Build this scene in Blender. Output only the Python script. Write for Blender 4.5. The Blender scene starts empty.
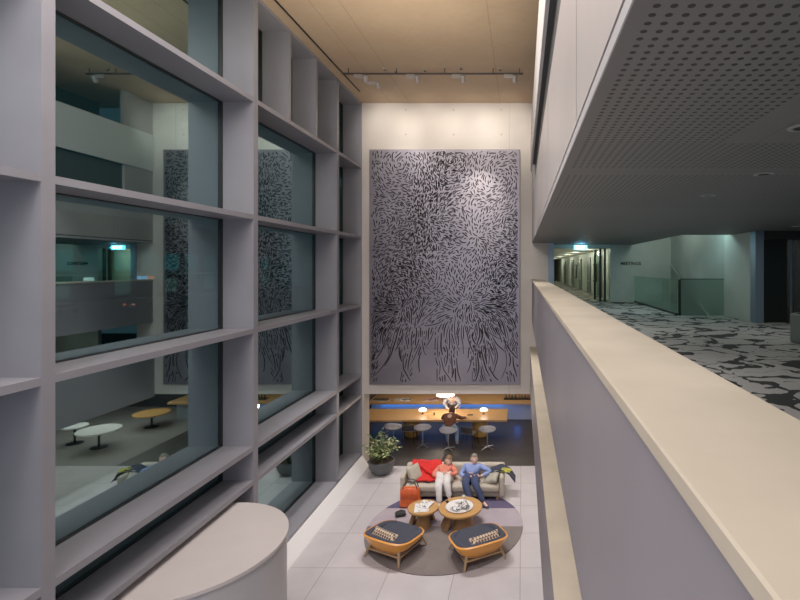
import bpy, bmesh, math, random
from mathutils import Vector, Matrix, Euler
R = math.radians
S = 1.22                      # metres per layout unit
random.seed(7)
COL = bpy.context.scene.collection
V = Vector

# ------------------------------------------------------------------ materials
MATS = {}
def mat(name, color, rough=0.5, metal=0.0, emit=None, estr=0.0, noise=0.0, nscale=6.0, bump=0.0, bscale=60.0, spec=0.5, stretch=(1, 1, 1), color2=None):
    if name in MATS: return MATS[name]
    m = bpy.data.materials.new(name); m.use_nodes = True
    nt = m.node_tree; N = nt.nodes; L = nt.links
    b = N['Principled BSDF']
    b.inputs['Roughness'].default_value = rough
    b.inputs['Metallic'].default_value = metal
    b.inputs['Specular IOR Level'].default_value = spec
    b.inputs['Base Color'].default_value = (*color, 1)
    tc = N.new('ShaderNodeTexCoord'); mp = N.new('ShaderNodeMapping')
    mp.inputs['Scale'].default_value = stretch
    L.new(tc.outputs['Object'], mp.inputs['Vector'])
    if noise > 0 or color2:
        nz = N.new('ShaderNodeTexNoise'); nz.inputs['Scale'].default_value = nscale; nz.inputs['Detail'].default_value = 5
        L.new(mp.outputs[0], nz.inputs['Vector'])
        cr = N.new('ShaderNodeValToRGB')
        c2 = color2 or tuple(max(0, c * (1 - noise)) for c in color)
        c1 = color if color2 else tuple(min(1, c * (1 + noise * .6)) for c in color)
        cr.color_ramp.elements[0].color = (*c2, 1); cr.color_ramp.elements[0].position = .3
        cr.color_ramp.elements[1].color = (*c1, 1); cr.color_ramp.elements[1].position = .7
        L.new(nz.outputs['Fac'], cr.inputs[0]); L.new(cr.outputs[0], b.inputs['Base Color'])
    if bump > 0:
        n2 = N.new('ShaderNodeTexNoise'); n2.inputs['Scale'].default_value = bscale
        L.new(mp.outputs[0], n2.inputs['Vector'])
        bp = N.new('ShaderNodeBump'); bp.inputs['Strength'].default_value = bump; bp.inputs['Distance'].default_value = .01
        L.new(n2.outputs['Fac'], bp.inputs['Height']); L.new(bp.outputs[0], b.inputs['Normal'])
    if emit:
        b.inputs['Emission Color'].default_value = (*emit, 1); b.inputs['Emission Strength'].default_value = estr
    MATS[name] = m
    return m

def math_node(nt, op, a, b=None, c=None, clamp=False):
    n = nt.nodes.new('ShaderNodeMath'); n.operation = op; n.use_clamp = clamp
    for i, v in enumerate((a, b, c)):
        if v is None: continue
        if isinstance(v, (int, float)): n.inputs[i].default_value = v
        else: nt.links.new(v, n.inputs[i])
    return n.outputs[0]

def base(name, rough, metal=0.0):
    m = bpy.data.materials.new(name); m.use_nodes = True
    nt = m.node_tree; b = nt.nodes['Principled BSDF']
    b.inputs['Roughness'].default_value = rough; b.inputs['Metallic'].default_value = metal
    tc = nt.nodes.new('ShaderNodeTexCoord'); mp = nt.nodes.new('ShaderNodeMapping')
    mp.inputs['Scale'].default_value = (1 / S, 1 / S, 1 / S)
    nt.links.new(tc.outputs['Object'], mp.inputs['Vector'])
    sep = nt.nodes.new('ShaderNodeSeparateXYZ'); nt.links.new(mp.outputs[0], sep.inputs[0])
    return m, nt, b, mp.outputs[0], sep.outputs

def mixc(nt, fac, c1, c2):
    n = nt.nodes.new('ShaderNodeMixRGB')
    if isinstance(fac, (int, float)): n.inputs[0].default_value = fac
    else: nt.links.new(fac, n.inputs[0])
    for i, c in ((1, c1), (2, c2)):
        if isinstance(c, tuple): n.inputs[i].default_value = (*c, 1)
        else: nt.links.new(c, n.inputs[i])
    return n.outputs[0]

def tile_floor():
    m, nt, b, vec, xyz = base('tile_floor', .38)
    def grid(o, off, per):
        f = math_node(nt, 'FRACT', math_node(nt, 'DIVIDE', math_node(nt, 'SUBTRACT', o, off), per))
        d = math_node(nt, 'ABSOLUTE', math_node(nt, 'SUBTRACT', f, .5))
        return math_node(nt, 'GREATER_THAN', d, .5 - .0055)
    g = math_node(nt, 'MAXIMUM', grid(xyz[0], -.03, 1.08), grid(xyz[1], 7.98, 1.04))
    nz = nt.nodes.new('ShaderNodeTexNoise'); nz.inputs['Scale'].default_value = 2.2; nz.inputs['Detail'].default_value = 8
    nt.links.new(vec, nz.inputs['Vector'])
    # per-tile tone
    fx = math_node(nt, 'FLOOR', math_node(nt, 'DIVIDE', math_node(nt, 'SUBTRACT', xyz[0], -.03), 1.08))
    fy = math_node(nt, 'FLOOR', math_node(nt, 'DIVIDE', math_node(nt, 'SUBTRACT', xyz[1], 7.98), 1.04))
    cmb = nt.nodes.new('ShaderNodeCombineXYZ'); nt.links.new(fx, cmb.inputs[0]); nt.links.new(fy, cmb.inputs[1])
    wn = nt.nodes.new('ShaderNodeTexWhiteNoise'); nt.links.new(cmb.outputs[0], wn.inputs['Vector'])
    t = math_node(nt, 'ADD', math_node(nt, 'MULTIPLY', wn.outputs['Value'], .35), math_node(nt, 'MULTIPLY', nz.outputs['Fac'], .8))
    c = mixc(nt, t, (.40, .37, .385), (.58, .54, .555))
    c = mixc(nt, math_node(nt, 'MULTIPLY', g, .75), c, (.17, .15, .15))
    nt.links.new(c, b.inputs['Base Color'])
    return m

def concrete_ceiling():
    m, nt, b, vec, xyz = base('ceiling_concrete', .7)
    nz = nt.nodes.new('ShaderNodeTexNoise'); nz.inputs['Scale'].default_value = 1.2; nz.inputs['Detail'].default_value = 8
    nt.links.new(vec, nz.inputs['Vector'])
    nz2 = nt.nodes.new('ShaderNodeTexNoise'); nz2.inputs['Scale'].default_value = 9; nt.links.new(vec, nz2.inputs['Vector'])
    c = mixc(nt, nz.outputs['Fac'], (.46, .32, .20), (.62, .46, .31))
    c = mixc(nt, math_node(nt, 'MULTIPLY', nz2.outputs['Fac'], .35), c, (.35, .24, .13))
    g = None
    for off in (-3.3, -2.83, -.55):
        d = math_node(nt, 'LESS_THAN', math_node(nt, 'ABSOLUTE', math_node(nt, 'SUBTRACT', xyz[0], off)), .009)
        g = d if g is None else math_node(nt, 'MAXIMUM', g, d)
    c = mixc(nt, math_node(nt, 'MULTIPLY', g, .32), c, (.16, .11, .07))
    nt.links.new(c, b.inputs['Base Color'])
    return m

def art_wall():
    m, nt, b, vec, xyz = base('art_wall_concrete', .75)
    nz = nt.nodes.new('ShaderNodeTexNoise'); nz.inputs['Scale'].default_value = .9; nz.inputs['Detail'].default_value = 9
    nt.links.new(vec, nz.inputs['Vector'])
    c = mixc(nt, nz.outputs['Fac'], (.44, .385, .33), (.70, .65, .59))
    # casting tie holes
    fx = math_node(nt, 'FRACT', math_node(nt, 'DIVIDE', math_node(nt, 'ADD', xyz[0], 4.72), 1.2))
    fz = math_node(nt, 'FRACT', math_node(nt, 'DIVIDE', math_node(nt, 'SUBTRACT', xyz[2], 8.02), .62))
    dx = math_node(nt, 'MULTIPLY', math_node(nt, 'SUBTRACT', fx, .5), 1.2)
    dz = math_node(nt, 'MULTIPLY', math_node(nt, 'SUBTRACT', fz, .5), .62)
    r = math_node(nt, 'SQRT', math_node(nt, 'ADD', math_node(nt, 'MULTIPLY', dx, dx), math_node(nt, 'MULTIPLY', dz, dz)))
    h = math_node(nt, 'LESS_THAN', r, .022)
    c = mixc(nt, math_node(nt, 'MULTIPLY', h, .7), c, (.25, .22, .2))
    j = math_node(nt, 'LESS_THAN', math_node(nt, 'ABSOLUTE', math_node(nt, 'SUBTRACT', xyz[0], -.32)), .006)
    c = mixc(nt, math_node(nt, 'MULTIPLY', j, .5), c, (.25, .22, .2))
    nt.links.new(c, b.inputs['Base Color'])
    return m

def soffit_mat():
    m, nt, b, vec, xyz = base('perforated_soffit', .6)
    p = .04
    def fr(o, off): return math_node(nt, 'SUBTRACT', math_node(nt, 'FRACT', math_node(nt, 'DIVIDE', math_node(nt, 'SUBTRACT', o, off), p)), .5)
    a = fr(xyz[0], .29); c_ = fr(xyz[1], 1.003)
    r = math_node(nt, 'SQRT', math_node(nt, 'ADD', math_node(nt, 'MULTIPLY', a, a), math_node(nt, 'MULTIPLY', c_, c_)))
    hole = math_node(nt, 'LESS_THAN', r, .235)
    gt = lambda o, v: math_node(nt, 'GREATER_THAN', o, v)
    lt = lambda o, v: math_node(nt, 'LESS_THAN', o, v)
    mul = lambda *a: a[0] if len(a) == 1 else math_node(nt, 'MULTIPLY', a[0], mul(*a[1:]))
    mx = lambda x, y: math_node(nt, 'MAXIMUM', x, y)
    X, Y = xyz[0], xyz[1]
    A = mul(gt(X, .29), lt(Y, 2.923), mx(lt(X, .97), gt(Y, 2.323)))
    A2 = mul(gt(X, 1.33), lt(Y, 2.163))
    B = mul(gt(X, .29), gt(Y, 3.123), lt(Y, 4.843))
    mask = mul(hole, mx(mx(A, A2), B))
    C = mul(gt(X, .29), gt(Y, 4.843), lt(Y, 8.5))
    mask = mx(mask, math_node(nt, 'MULTIPLY', mul(hole, C), .35))
    def near(o, v, w): return lt(math_node(nt, 'ABSOLUTE', math_node(nt, 'SUBTRACT', o, v)), w)
    joint = mx(mx(near(Y, 3.03, .004), near(Y, 6.2, .006)), mul(near(X, 1.13, .003), lt(Y, 3.03)))
    c = mixc(nt, mask, (.14, .14, .142), (.008, .008, .010))
    c = mixc(nt, math_node(nt, 'MULTIPLY', joint, .6), c, (.05, .05, .05))
    nt.links.new(c, b.inputs['Base Color'])
    return m

def carpet():
    m, nt, b, vec, xyz = base('branch_carpet', .95)
    w = nt.nodes.new('ShaderNodeTexNoise'); w.inputs['Scale'].default_value = 1.7; w.inputs['Detail'].default_value = 3
    nt.links.new(vec, w.inputs['Vector'])
    add = nt.nodes.new('ShaderNodeVectorMath'); add.operation = 'MULTIPLY_ADD'
    nt.links.new(w.outputs['Color'], add.inputs[0]); add.inputs[1].default_value = (1.5, 1.2, 0); nt.links.new(vec, add.inputs[2])
    vo = nt.nodes.new('ShaderNodeTexVoronoi'); vo.feature = 'DISTANCE_TO_EDGE'; vo.inputs['Scale'].default_value = 1.9
    nt.links.new(add.outputs[0], vo.inputs['Vector'])
    nz = nt.nodes.new('ShaderNodeTexNoise'); nz.inputs['Scale'].default_value = 4; nz.inputs['Detail'].default_value = 4
    nt.links.new(vec, nz.inputs['Vector'])
    th = math_node(nt, 'MULTIPLY', math_node(nt, 'SUBTRACT', nz.outputs['Fac'], .35), .42)
    l1 = math_node(nt, 'LESS_THAN', vo.outputs['Distance'], th)
    # stretched short dashes
    mp = nt.nodes.new('ShaderNodeMapping'); mp.inputs['Scale'].default_value = (3.2, 12, 1); nt.links.new(add.outputs[0], mp.inputs['Vector'])
    n3 = nt.nodes.new('ShaderNodeTexNoise'); n3.inputs['Scale'].default_value = 1.6; n3.inputs['Detail'].default_value = 1
    nt.links.new(mp.outputs[0], n3.inputs['Vector'])
    l2 = math_node(nt, 'GREATER_THAN', n3.outputs['Fac'], .72)
    f = math_node(nt, 'MAXIMUM', l1, l2)
    c = mixc(nt, f, (.33, .315, .30), (.007, .008, .008))
    nt.links.new(c, b.inputs['Base Color'])
    return m

def rug_mat():
    m, nt, b, vec, xyz = base('rug_weave', .95)
    Y = xyz[1]
    nz = nt.nodes.new('ShaderNodeTexNoise'); nz.inputs['Scale'].default_value = 3; nz.inputs['Detail'].default_value = 8; nt.links.new(vec, nz.inputs['Vector'])
    low = mixc(nt, nz.outputs['Fac'], (.115, .095, .09), (.215, .18, .17))
    mid = mixc(nt, nz.outputs['Fac'], (.30, .25, .30), (.45, .385, .42))
    top = mixc(nt, nz.outputs['Fac'], (.06, .05, .11), (.11, .09, .17))
    c = mixc(nt, math_node(nt, 'GREATER_THAN', Y, 9.23), low, mid)
    c = mixc(nt, math_node(nt, 'GREATER_THAN', Y, 9.92), c, top)
    nt.links.new(c, b.inputs['Base Color'])
    return m

def wood(name, c1, c2, axis=0, rough=.4, scale=3.0):
    if name in MATS: return MATS[name]
    m, nt, b, vec, xyz = base(name, rough)
    mp = nt.nodes.new('ShaderNodeMapping'); sc = [12, 12, 12]; sc[axis] = 1.0; mp.inputs['Scale'].default_value = sc
    nt.links.new(vec, mp.inputs['Vector'])
    nz = nt.nodes.new('ShaderNodeTexNoise'); nz.inputs['Scale'].default_value = scale; nz.inputs['Detail'].default_value = 6
    nt.links.new(mp.outputs[0], nz.inputs['Vector'])
    nt.links.new(mixc(nt, nz.outputs['Fac'], c1, c2), b.inputs['Base Color'])
    MATS[name] = m
    return m

def glass_mat(name, tint, gtint, fac, rough=0.0):
    if name in MATS: return MATS[name]
    m = bpy.data.materials.new(name); m.use_nodes = True; nt = m.node_tree
    nt.nodes.remove(nt.nodes['Principled BSDF'])
    out = nt.nodes['Material Output']
    t = nt.nodes.new('ShaderNodeBsdfTransparent'); t.inputs[0].default_value = (*tint, 1)
    g = nt.nodes.new('ShaderNodeBsdfGlossy'); g.inputs['Color'].default_value = (*gtint, 1); g.inputs['Roughness'].default_value = rough
    mx = nt.nodes.new('ShaderNodeMixShader'); mx.inputs[0].default_value = fac
    nt.links.new(t.outputs[0], mx.inputs[1]); nt.links.new(g.outputs[0], mx.inputs[2]); nt.links.new(mx.outputs[0], out.inputs[0])
    MATS[name] = m
    return m

def brushed_fabric(name, c1, c2, scale=40):
    return mat(name, c1, .9, color2=c2, nscale=scale, bump=.4, bscale=120)

M_fin = mat('window_grid_paint', (.235, .233, .26), .42, noise=.10, nscale=1.1)
M_gasket = mat('black_gasket', (.01, .01, .012), .5)
M_fascia = mat('fascia_paint', (.235, .215, .235), .5, noise=.08, nscale=.8)
M_fascia_up = mat('fascia_upper', (.46, .42, .40), .42, noise=.08, nscale=.7)
M_cap = mat('beige_stone_cap', (.50, .43, .325), .55, noise=.12, nscale=2.5)
M_white = mat('white_trim', (.88, .87, .87), .5)
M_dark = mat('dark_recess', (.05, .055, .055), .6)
M_glass = glass_mat('night_window_glass', (.45, .62, .60), (.58, .77, .80), .47)
M_black = mat('black_metal', (.015, .015, .016), .45, .3)
M_chrome = mat('grey_steel', (.55, .55, .55), .3, 1)
M_oak = wood('oak_orange', (.42, .20, .055), (.62, .34, .11), 0)
M_walnut = wood('table_walnut', (.20, .10, .04), (.34, .18, .07), 2)
M_tableoak = wood('table_oak', (.36, .19, .07), (.55, .32, .13), 0)
M_skin = mat('skin', (.78, .50, .38), .55)

# ------------------------------------------------------------------ geometry
class G:
    def __init__(s): s.bm = bmesh.new()
    def _v(s, pts): return [s.bm.verts.new(p) for p in pts]
    def box(s, x0, x1, y0, y1, z0, z1, bev=0.0, seg=2, rot=None, pivot=None):
        x0, x1 = min(x0, x1), max(x0, x1); y0, y1 = min(y0, y1), max(y0, y1); z0, z1 = min(z0, z1), max(z0, z1)
        r = bmesh.ops.create_cube(s.bm, size=1)
        vs = r['verts']; c = V(((x0 + x1) / 2, (y0 + y1) / 2, (z0 + z1) / 2))
        for v in vs: v.co = V((v.co.x * (x1 - x0), v.co.y * (y1 - y0), v.co.z * (z1 - z0))) + c
        if bev:
            es = {e for v in vs for e in v.link_edges}
            r2 = bmesh.ops.bevel(s.bm, geom=list(es), offset=bev, segments=seg, affect='EDGES', profile=.5)
            vs = list({v for f in r2['faces'] for v in f.verts} | {v for v in vs if v.is_valid})
        if rot is not None:
            pv = V(pivot) if pivot else c
            rm = rot if isinstance(rot, Matrix) else Euler(rot).to_matrix()
            for v in vs: v.co = rm @ (v.co - pv) + pv
        return s
    def tube(s, pts, rad, n=10, cap=True, flat=1.0):
        pts = [V(p) for p in pts]
        if not isinstance(rad, (list, tuple)): rad = [rad] * len(pts)
        up = V((0, 0, 1)); rings = []
        for i, p in enumerate(pts):
            t = (pts[min(i + 1, len(pts) - 1)] - pts[max(i - 1, 0)]).normalized()
            a = t.cross(up)
            if a.length < 1e-3: a = t.cross(V((0, 1, 0)))
            a.normalize(); b = a.cross(t).normalized()
            rings.append(s._v([p + (a * math.cos(k * 2 * math.pi / n) + b * math.sin(k * 2 * math.pi / n) * flat) * rad[i] for k in range(n)]))
        for i in range(len(rings) - 1):
            for k in range(n):
                s.bm.faces.new((rings[i][k], rings[i][(k + 1) % n], rings[i + 1][(k + 1) % n], rings[i + 1][k]))
        if cap:
            s.bm.faces.new(rings[0][::-1]); s.bm.faces.new(rings[-1])
        return s
    def lathe(s, prof, c=(0, 0, 0), n=32, a0=0, a1=2 * math.pi, sx=1, sy=1):
        full = abs(a1 - a0 - 2 * math.pi) < 1e-4; c = V(c)
        m = n if full else n + 1
        rings = []
        for r, z in prof:
            if r < 1e-5: rings.append([s.bm.verts.new(c + V((0, 0, z)))])
            else: rings.append(s._v([c + V((r * sx * math.cos(a0 + (a1 - a0) * k / n), r * sy * math.sin(a0 + (a1 - a0) * k / n), z)) for k in range(m)]))
        for i in range(len(rings) - 1):
            A, B = rings[i], rings[i + 1]
            for k in range(n):
                k2 = (k + 1) % m
                if len(A) == 1 and len(B) == 1: continue
                if len(A) == 1: s.bm.faces.new((A[0], B[k2], B[k]))
                elif len(B) == 1: s.bm.faces.new((A[k], A[k2], B[0]))
                else: s.bm.faces.new((A[k], A[k2], B[k2], B[k]))
        return s
    def ell(s, c, r, rot=(0, 0, 0), n=16):
        res = bmesh.ops.create_uvsphere(s.bm, u_segments=n, v_segments=max(6, n // 2), radius=1)
        m = Matrix.Translation(V(c)) @ Euler(rot).to_matrix().to_4x4() @ Matrix.Diagonal((*r, 1))
        bmesh.ops.transform(s.bm, matrix=m, verts=res['verts'])
        return s
    def pillow(s, c, w, d, t, rot=(0, 0, 0), n=10, e=.35):
        """soft square cushion: w x d, thickness t, bulging to the middle"""
        rm = Euler(rot).to_matrix(); c = V(c); top = {}; bot = {}
        for i in range(n + 1):
            for j in range(n + 1):
                u = 2 * i / n - 1; v = 2 * j / n - 1
                h = ((1 - u ** 4) * (1 - v ** 4)) ** e * t / 2
                k = 1 - .08 * (u * u * (1 - abs(v)) + v * v * (1 - abs(u))) 
                p = V((u * w / 2 * k, v * d / 2 * k, 0))
                edge = i in (0, n) or j in (0, n)
                top[i, j] = s.bm.verts.new(c + rm @ (p + V((0, 0, h))))
                bot[i, j] = top[i, j] if edge else s.bm.verts.new(c + rm @ (p - V((0, 0, h))))
        for i in range(n):
            for j in range(n):
                s.bm.faces.new((top[i, j], top[i + 1, j], top[i + 1, j + 1], top[i, j + 1]))
                q = (bot[i, j + 1], bot[i + 1, j + 1], bot[i + 1, j], bot[i, j])
                if len(set(q)) == 4:
                    try: s.bm.faces.new(q)
                    except ValueError: pass
        return s
    def prism(s, poly, z0, z1):
        a = s._v([(x, y, z0) for x, y in poly]); b = s._v([(x, y, z1) for x, y in poly]); n = len(poly)
        s.bm.faces.new(a[::-1]); s.bm.faces.new(b)
        for k in range(n): s.bm.faces.new((a[k], a[(k + 1) % n], b[(k + 1) % n], b[k]))
        return s
    def sheet(s, f, nu, nv, th=0.0):
        """surface f(u,v) with optional thickness along normal"""
        g = [[s.bm.verts.new(f(i / nu, j / nv)) for j in range(nv + 1)] for i in range(nu + 1)]
        fs = []
        for i in range(nu):
            for j in range(nv): fs.append(s.bm.faces.new((g[i][j], g[i + 1][j], g[i + 1][j + 1], g[i][j + 1])))
        if th:
            s.bm.normal_update()
            bmesh.ops.solidify(s.bm, geom=fs, thickness=th)
        return s
    def mesh(s, me, M=None):
        n0 = len(s.bm.verts); s.bm.from_mesh(me)
        if M is not None:
            s.bm.verts.ensure_lookup_table()
            for v in s.bm.verts[n0:]: v.co = M @ v.co
        return s
    def move(s, M):
        bmesh.ops.transform(s.bm, matrix=M, verts=s.bm.verts[:]); return s
    def obj(s, name, m, parent=None, world=False, smooth=False, loc=None, angle=40):
        bmesh.ops.recalc_face_normals(s.bm, faces=s.bm.faces[:])
        off = V((0, 0, 0))
        if world and parent is not None:
            p = parent
            while p is not None: off += p.location / S; p = p.parent
        for v in s.bm.verts: v.co = (v.co - off) * S
        me = bpy.data.meshes.new(name)
        if smooth:
            for f in s.bm.faces: f.smooth = True
            for e in s.bm.edges:
                if len(e.link_faces) == 2 and e.calc_face_angle(0) > R(angle): e.smooth = False
        s.bm.to_mesh(me); s.bm.free()
        me.materials.append(m)
        o = bpy.data.objects.new(name, me); COL.objects.link(o)
        if parent is not None: o.parent = parent
        if loc is not None: o.location = V(loc) * S
        return o

def tag(o, label=None, cat=None, group=None, kind=None):
    if label: o['label'] = label
    if cat: o['category'] = cat
    if group: o['group'] = group
    if kind: o['kind'] = kind
    return o
def struct(o): o['kind'] = 'structure'; return o
def thing(name, label, cat, loc=(0, 0, 0), rz=0, group=None):
    e = bpy.data.objects.new(name, None); COL.objects.link(e); e.empty_display_size = .2
    e.location = V(loc) * S; e.rotation_euler = (0, 0, rz)
    return tag(e, label, cat, group)
def kids(o): return [c for c in bpy.data.objects if c.parent == o]
def dup(o, loc=None, rz=None, label=None, parent=None):
    ch = kids(o)
    c = o.copy(); COL.objects.link(c)
    if parent is not None: c.parent = parent
    if loc is not None: c.location = V(loc) * S
    if rz is not None: c.rotation_euler = (0, 0, rz)
    if label: c['label'] = label
    for k in ch: dup(k, parent=c)
    return c
def box(name, m, x0, x1, y0, y1, z0, z1, bev=0, parent=None, world=False):
    return G().box(x0, x1, y0, y1, z0, z1, bev).obj(name, m, parent, world)

# ================================================================== THE SETTING
EYE = 5.0
YW = 12.06                 # art wall plane
XF, XG = -4.02, -4.51      # front of the window grid, glass plane
XP = .25                   # balcony face
ZC = 9.12                  # ceiling
ZS, ZB = EYE + .60, EYE - .94     # balcony soffit / balcony floor
FINS = [-2.35, .87, 4.075, 7.25, 10.48]
TZ = [1.77, 2.28, 4.04, 5.75, 7.51]

floor = struct(box('floor', tile_floor(), -4.6, 7, -4, YW, -.2, 0))
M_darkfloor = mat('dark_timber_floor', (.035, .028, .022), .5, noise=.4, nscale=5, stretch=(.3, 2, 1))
struct(box('floor_lounge_right', mat('lounge_tile', (.22, .20, .19), .5), 1.2, 9, YW, 17.4, -.2, .0))
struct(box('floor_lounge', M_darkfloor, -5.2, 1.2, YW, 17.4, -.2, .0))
struct(box('ceiling', concrete_ceiling(), -4.6, 3.2, -4, YW + .4, ZC, ZC + .3))
M_art_wall = art_wall()
LB = 1.81                  # underside of the art wall
g = G().box(-4.6, .2, YW, YW + .42, LB, ZC)
g.box(-5.0, -3.97, YW, YW + .42, 0, LB)
g.box(.2, .66, YW, YW + .42, 2.0, ZC); g.box(.2, 7, YW, YW + .42, LB, 2.0)
struct(g.obj('wall_far', M_art_wall))
box_ = box
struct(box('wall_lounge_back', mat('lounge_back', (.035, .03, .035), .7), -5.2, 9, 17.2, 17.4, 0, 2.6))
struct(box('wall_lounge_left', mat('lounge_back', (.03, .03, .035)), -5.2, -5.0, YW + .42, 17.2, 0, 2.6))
struct(box('wall_lobby_right', mat('lobby_wall', (.35, .32, .30), .6), 7, 7.2, -4, 17.2, 0, 2.6))
struct(box('ceiling_lounge', mat('lounge_ceiling', (.25, .22, .20), .8), -5.2, 9, YW + .42, 17.4, LB + .12, LB + .3))

# ---- window grid
n = 1
def trim(o):
    global n
    o.name = 'trim_%d' % n; n += 1
    return struct(o)
for y in FINS:
    trim(box('t', M_fin, XG - .05, XF, y - .06, y + .06, .30, ZC))
trim(box('t', M_fin, XG - .05, XF, YW - .05, YW, .30, ZC))
for z in TZ:
    trim(box('t', M_fin, XG - .048, XF - .002, -4, YW - .05, z - .035, z + .035))
    # thin raised lip of the shelf front
trim(box('t', M_fin, XG - .05, XF, -4, YW, .02, .34))
trim(box('t', M_fin, XG - .05, XF + .0, -4, YW, ZC - .06, ZC))
trim(G().sheet(lambda u, v: V(((XF + .001, XF + .015, XF + .165, XF + .17)[round(v * 3)], -4 + u * (YW + 4), (.27, .27, .02, 0.0)[round(v * 3)])), 1, 3).obj('t', M_white))
ft = (8.32, 9.40)
for y in ft: trim(box('t', M_fin, XG - .05, XF, y - .04, y + .04, 7.545, ZC - .06))
trim(box('t', M_black, -3.82, -3.79, 2, 11.26, ZC - .015, ZC + .01))

# ---- glass panes
wn = 1
ys = FINS + [YW]
zs = [.34] + TZ + [ZC - .06]
for bi in range(len(ys) - 1):
    for zi in range(len(zs) - 1):
        y0, y1 = ys[bi] + .06, ys[bi + 1] - (.06 if bi < len(ys) - 2 else .05)
        z0, z1 = zs[zi] + (.035 if zi else 0), zs[zi + 1] - (.035 if zi < 5 else 0)
        spans = [(y0, y1)]
        if bi == 3 and zi == 5: spans = [(y0, ft[0] - .04), (ft[0] + .04, ft[1] - .04), (ft[1] + .04, y1)]
        for a, b in spans:
            w = struct(G().box(XG - .02, XG, a, b, z0, z1).obj('window_%d' % wn, M_glass)); wn += 1
            f = .011; gg = G()
            gg.box(XG, XG + .03, a, a + f, z0, z1); gg.box(XG, XG + .03, b - f * 2, b, z0, z1)
            gg.box(XG, XG + .03, a + f, b - f * 2, z0, z0 + f); gg.box(XG, XG + .03, a + f, b - f * 2, z1 - f, z1)
            gg.obj('window_gasket', M_gasket, w)

# ---- balconies on the right
YE = YW
struct(box('wall_right_parapet', M_fascia, XP, XP + .03, -4, YE, EYE - 1.39, EYE - .345))
struct(box('wall_right_parapet_inner', M_fascia, XP + .25, XP + .28, -4, YE, ZB, EYE - .345))
trim(G().box(XP - .012, XP + .315, -4, YE + .05, EYE - .345, EYE - .31, .004, 1).obj('t', M_cap))
CARP = carpet()
struct(box('floor_balcony', CARP, XP + .03, 3.0, -4, 40, ZB - .1, ZB))
struct(box('floor_balcony_side', CARP, 3.0, 9, -4, 9.25, ZB - .1, ZB))
struct(box('ceiling_balcony_underside', M_fascia, XP + .03, 7, -4, YW, EYE - 1.39, EYE - 1.34))
SOF = soffit_mat()
struct(box('ceiling_balcony', SOF, XP + .003, 3.0, -4, 12.9, ZS, ZS + .04))
struct(box('ceiling_balcony_side', SOF, 3.0, 9, -4, 9.0, ZS, ZS + .04))
trim(box('t', mat('soft_trim', (.42, .41, .41), .6), XP - .002, XP + .003, -4, YE, ZS - .001, ZS + .040))
trim(box('t', mat('groove', (.06, .045, .035)), XP + .008, XP + .03, -4, YE, ZS + .042, ZS + .062))
struct(box('wall_right_fascia', M_fascia_up, XP, XP + .1, -4, YE, ZS + .062, EYE + 1.71))
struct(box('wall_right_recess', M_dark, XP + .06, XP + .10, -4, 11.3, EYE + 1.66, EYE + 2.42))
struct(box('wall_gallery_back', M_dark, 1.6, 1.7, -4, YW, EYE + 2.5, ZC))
struct(G().box(.212, .25, -4, YE, EYE + 2.40, EYE + 3.3).obj('wall_right_upper', mat('gallery_parapet', (.72, .70, .68), .6)))
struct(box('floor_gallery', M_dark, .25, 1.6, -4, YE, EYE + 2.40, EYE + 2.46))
struct(G().box(XP, XP + .1, 11.2, YE, EYE + 1.71, EYE + 2.4).box(.255, .35, 11.2, YE, EYE + 2.47, ZC).obj('wall_right_upper_end', M_fascia_up))
for k in range(5):
    y = (2.2, 4.6, 7.0, 9.2, 10.9)[k]
    trim(box('t', mat('joint_line', (.3, .28, .27)), XP - .002, XP + .01, y, y + .008, ZS + .07, EYE + 1.70))
# lower balcony
struct(box('wall_right_lower', M_fascia, .21, .26, -4, YE, 1.75, 2.975))
trim(box('t', M_cap, .195, .55, -4, YE, 2.975, 3.0))
struct(box('floor_lower_balcony', mat('lower_carpet', (.3, .27, .24), .9), .26, 7, -4, YE, 1.9, 2.0))

# ---- the far end of the balcony
M_pale = mat('pale_wall', (.52, .56, .50), .6, noise=.06, nscale=1)
M_cool = mat('cool_wall', (.42, .46, .42), .5, noise=.22, nscale=.9)
struct(box('wall_corridor_left', M_pale, .66, .8, YW, 36, ZB, ZS + .1))
trim(box('t', mat('blue_grey_metal', (.25, .33, .42), .35, .6), .66, .80, YW - .02, YW, ZB, ZS))
struct(box('wall_corridor_right', M_pale, 2.45, 2.6, 13.0, 36, ZB, ZS + .1))
struct(box('wall_corridor_end', M_pale, .6, 2.6, 36, 36.2, ZB, ZS + .1))
struct(box('ceiling_corridor', mat('corridor_ceiling', (.5, .5, .42), .7), .8, 2.45, 12.94, 36, ZS - .09, ZS - .05))
trim(box('t', M_pale, .8, 2.37, 12.9, 12.94, ZS - .10, ZS + .1))
struct(box('wall_sign', M_cool, 2.37, 4.2, 12.9, 13.0, ZB - 2.5, ZS + 1.2))
struct(box('wall_stairwell_right', M_cool, 4.0, 4.1, 9.3, 12.9, ZB - 2.5, ZS + 1.2))
struct(box('wall_pier', M_pale, 3.92, 4.05, 8.2, 9.3, ZB, ZS + 1.2))
struct(box('wall_pier_front', M_pale, 3.05, 3.92, 9.02, 9.06, ZS + .05, ZS + 1.2))
struct(box('floor_stairwell', M_cool, 3.0, 4.0, 9.3, 12.9, ZB - 2.55, ZB - 2.5))
struct(box('ceiling_stairwell', mat('stair_ceiling', (.6, .6, .6)), 2.9, 4.1, 9.0, 13, ZS + 1.2, ZS + 1.25))
trim(box('t', mat('blue_grey_metal', (.2, .2, .2)), 3.90, 4.04, 8.02, 8.2, ZB, ZS))
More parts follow.
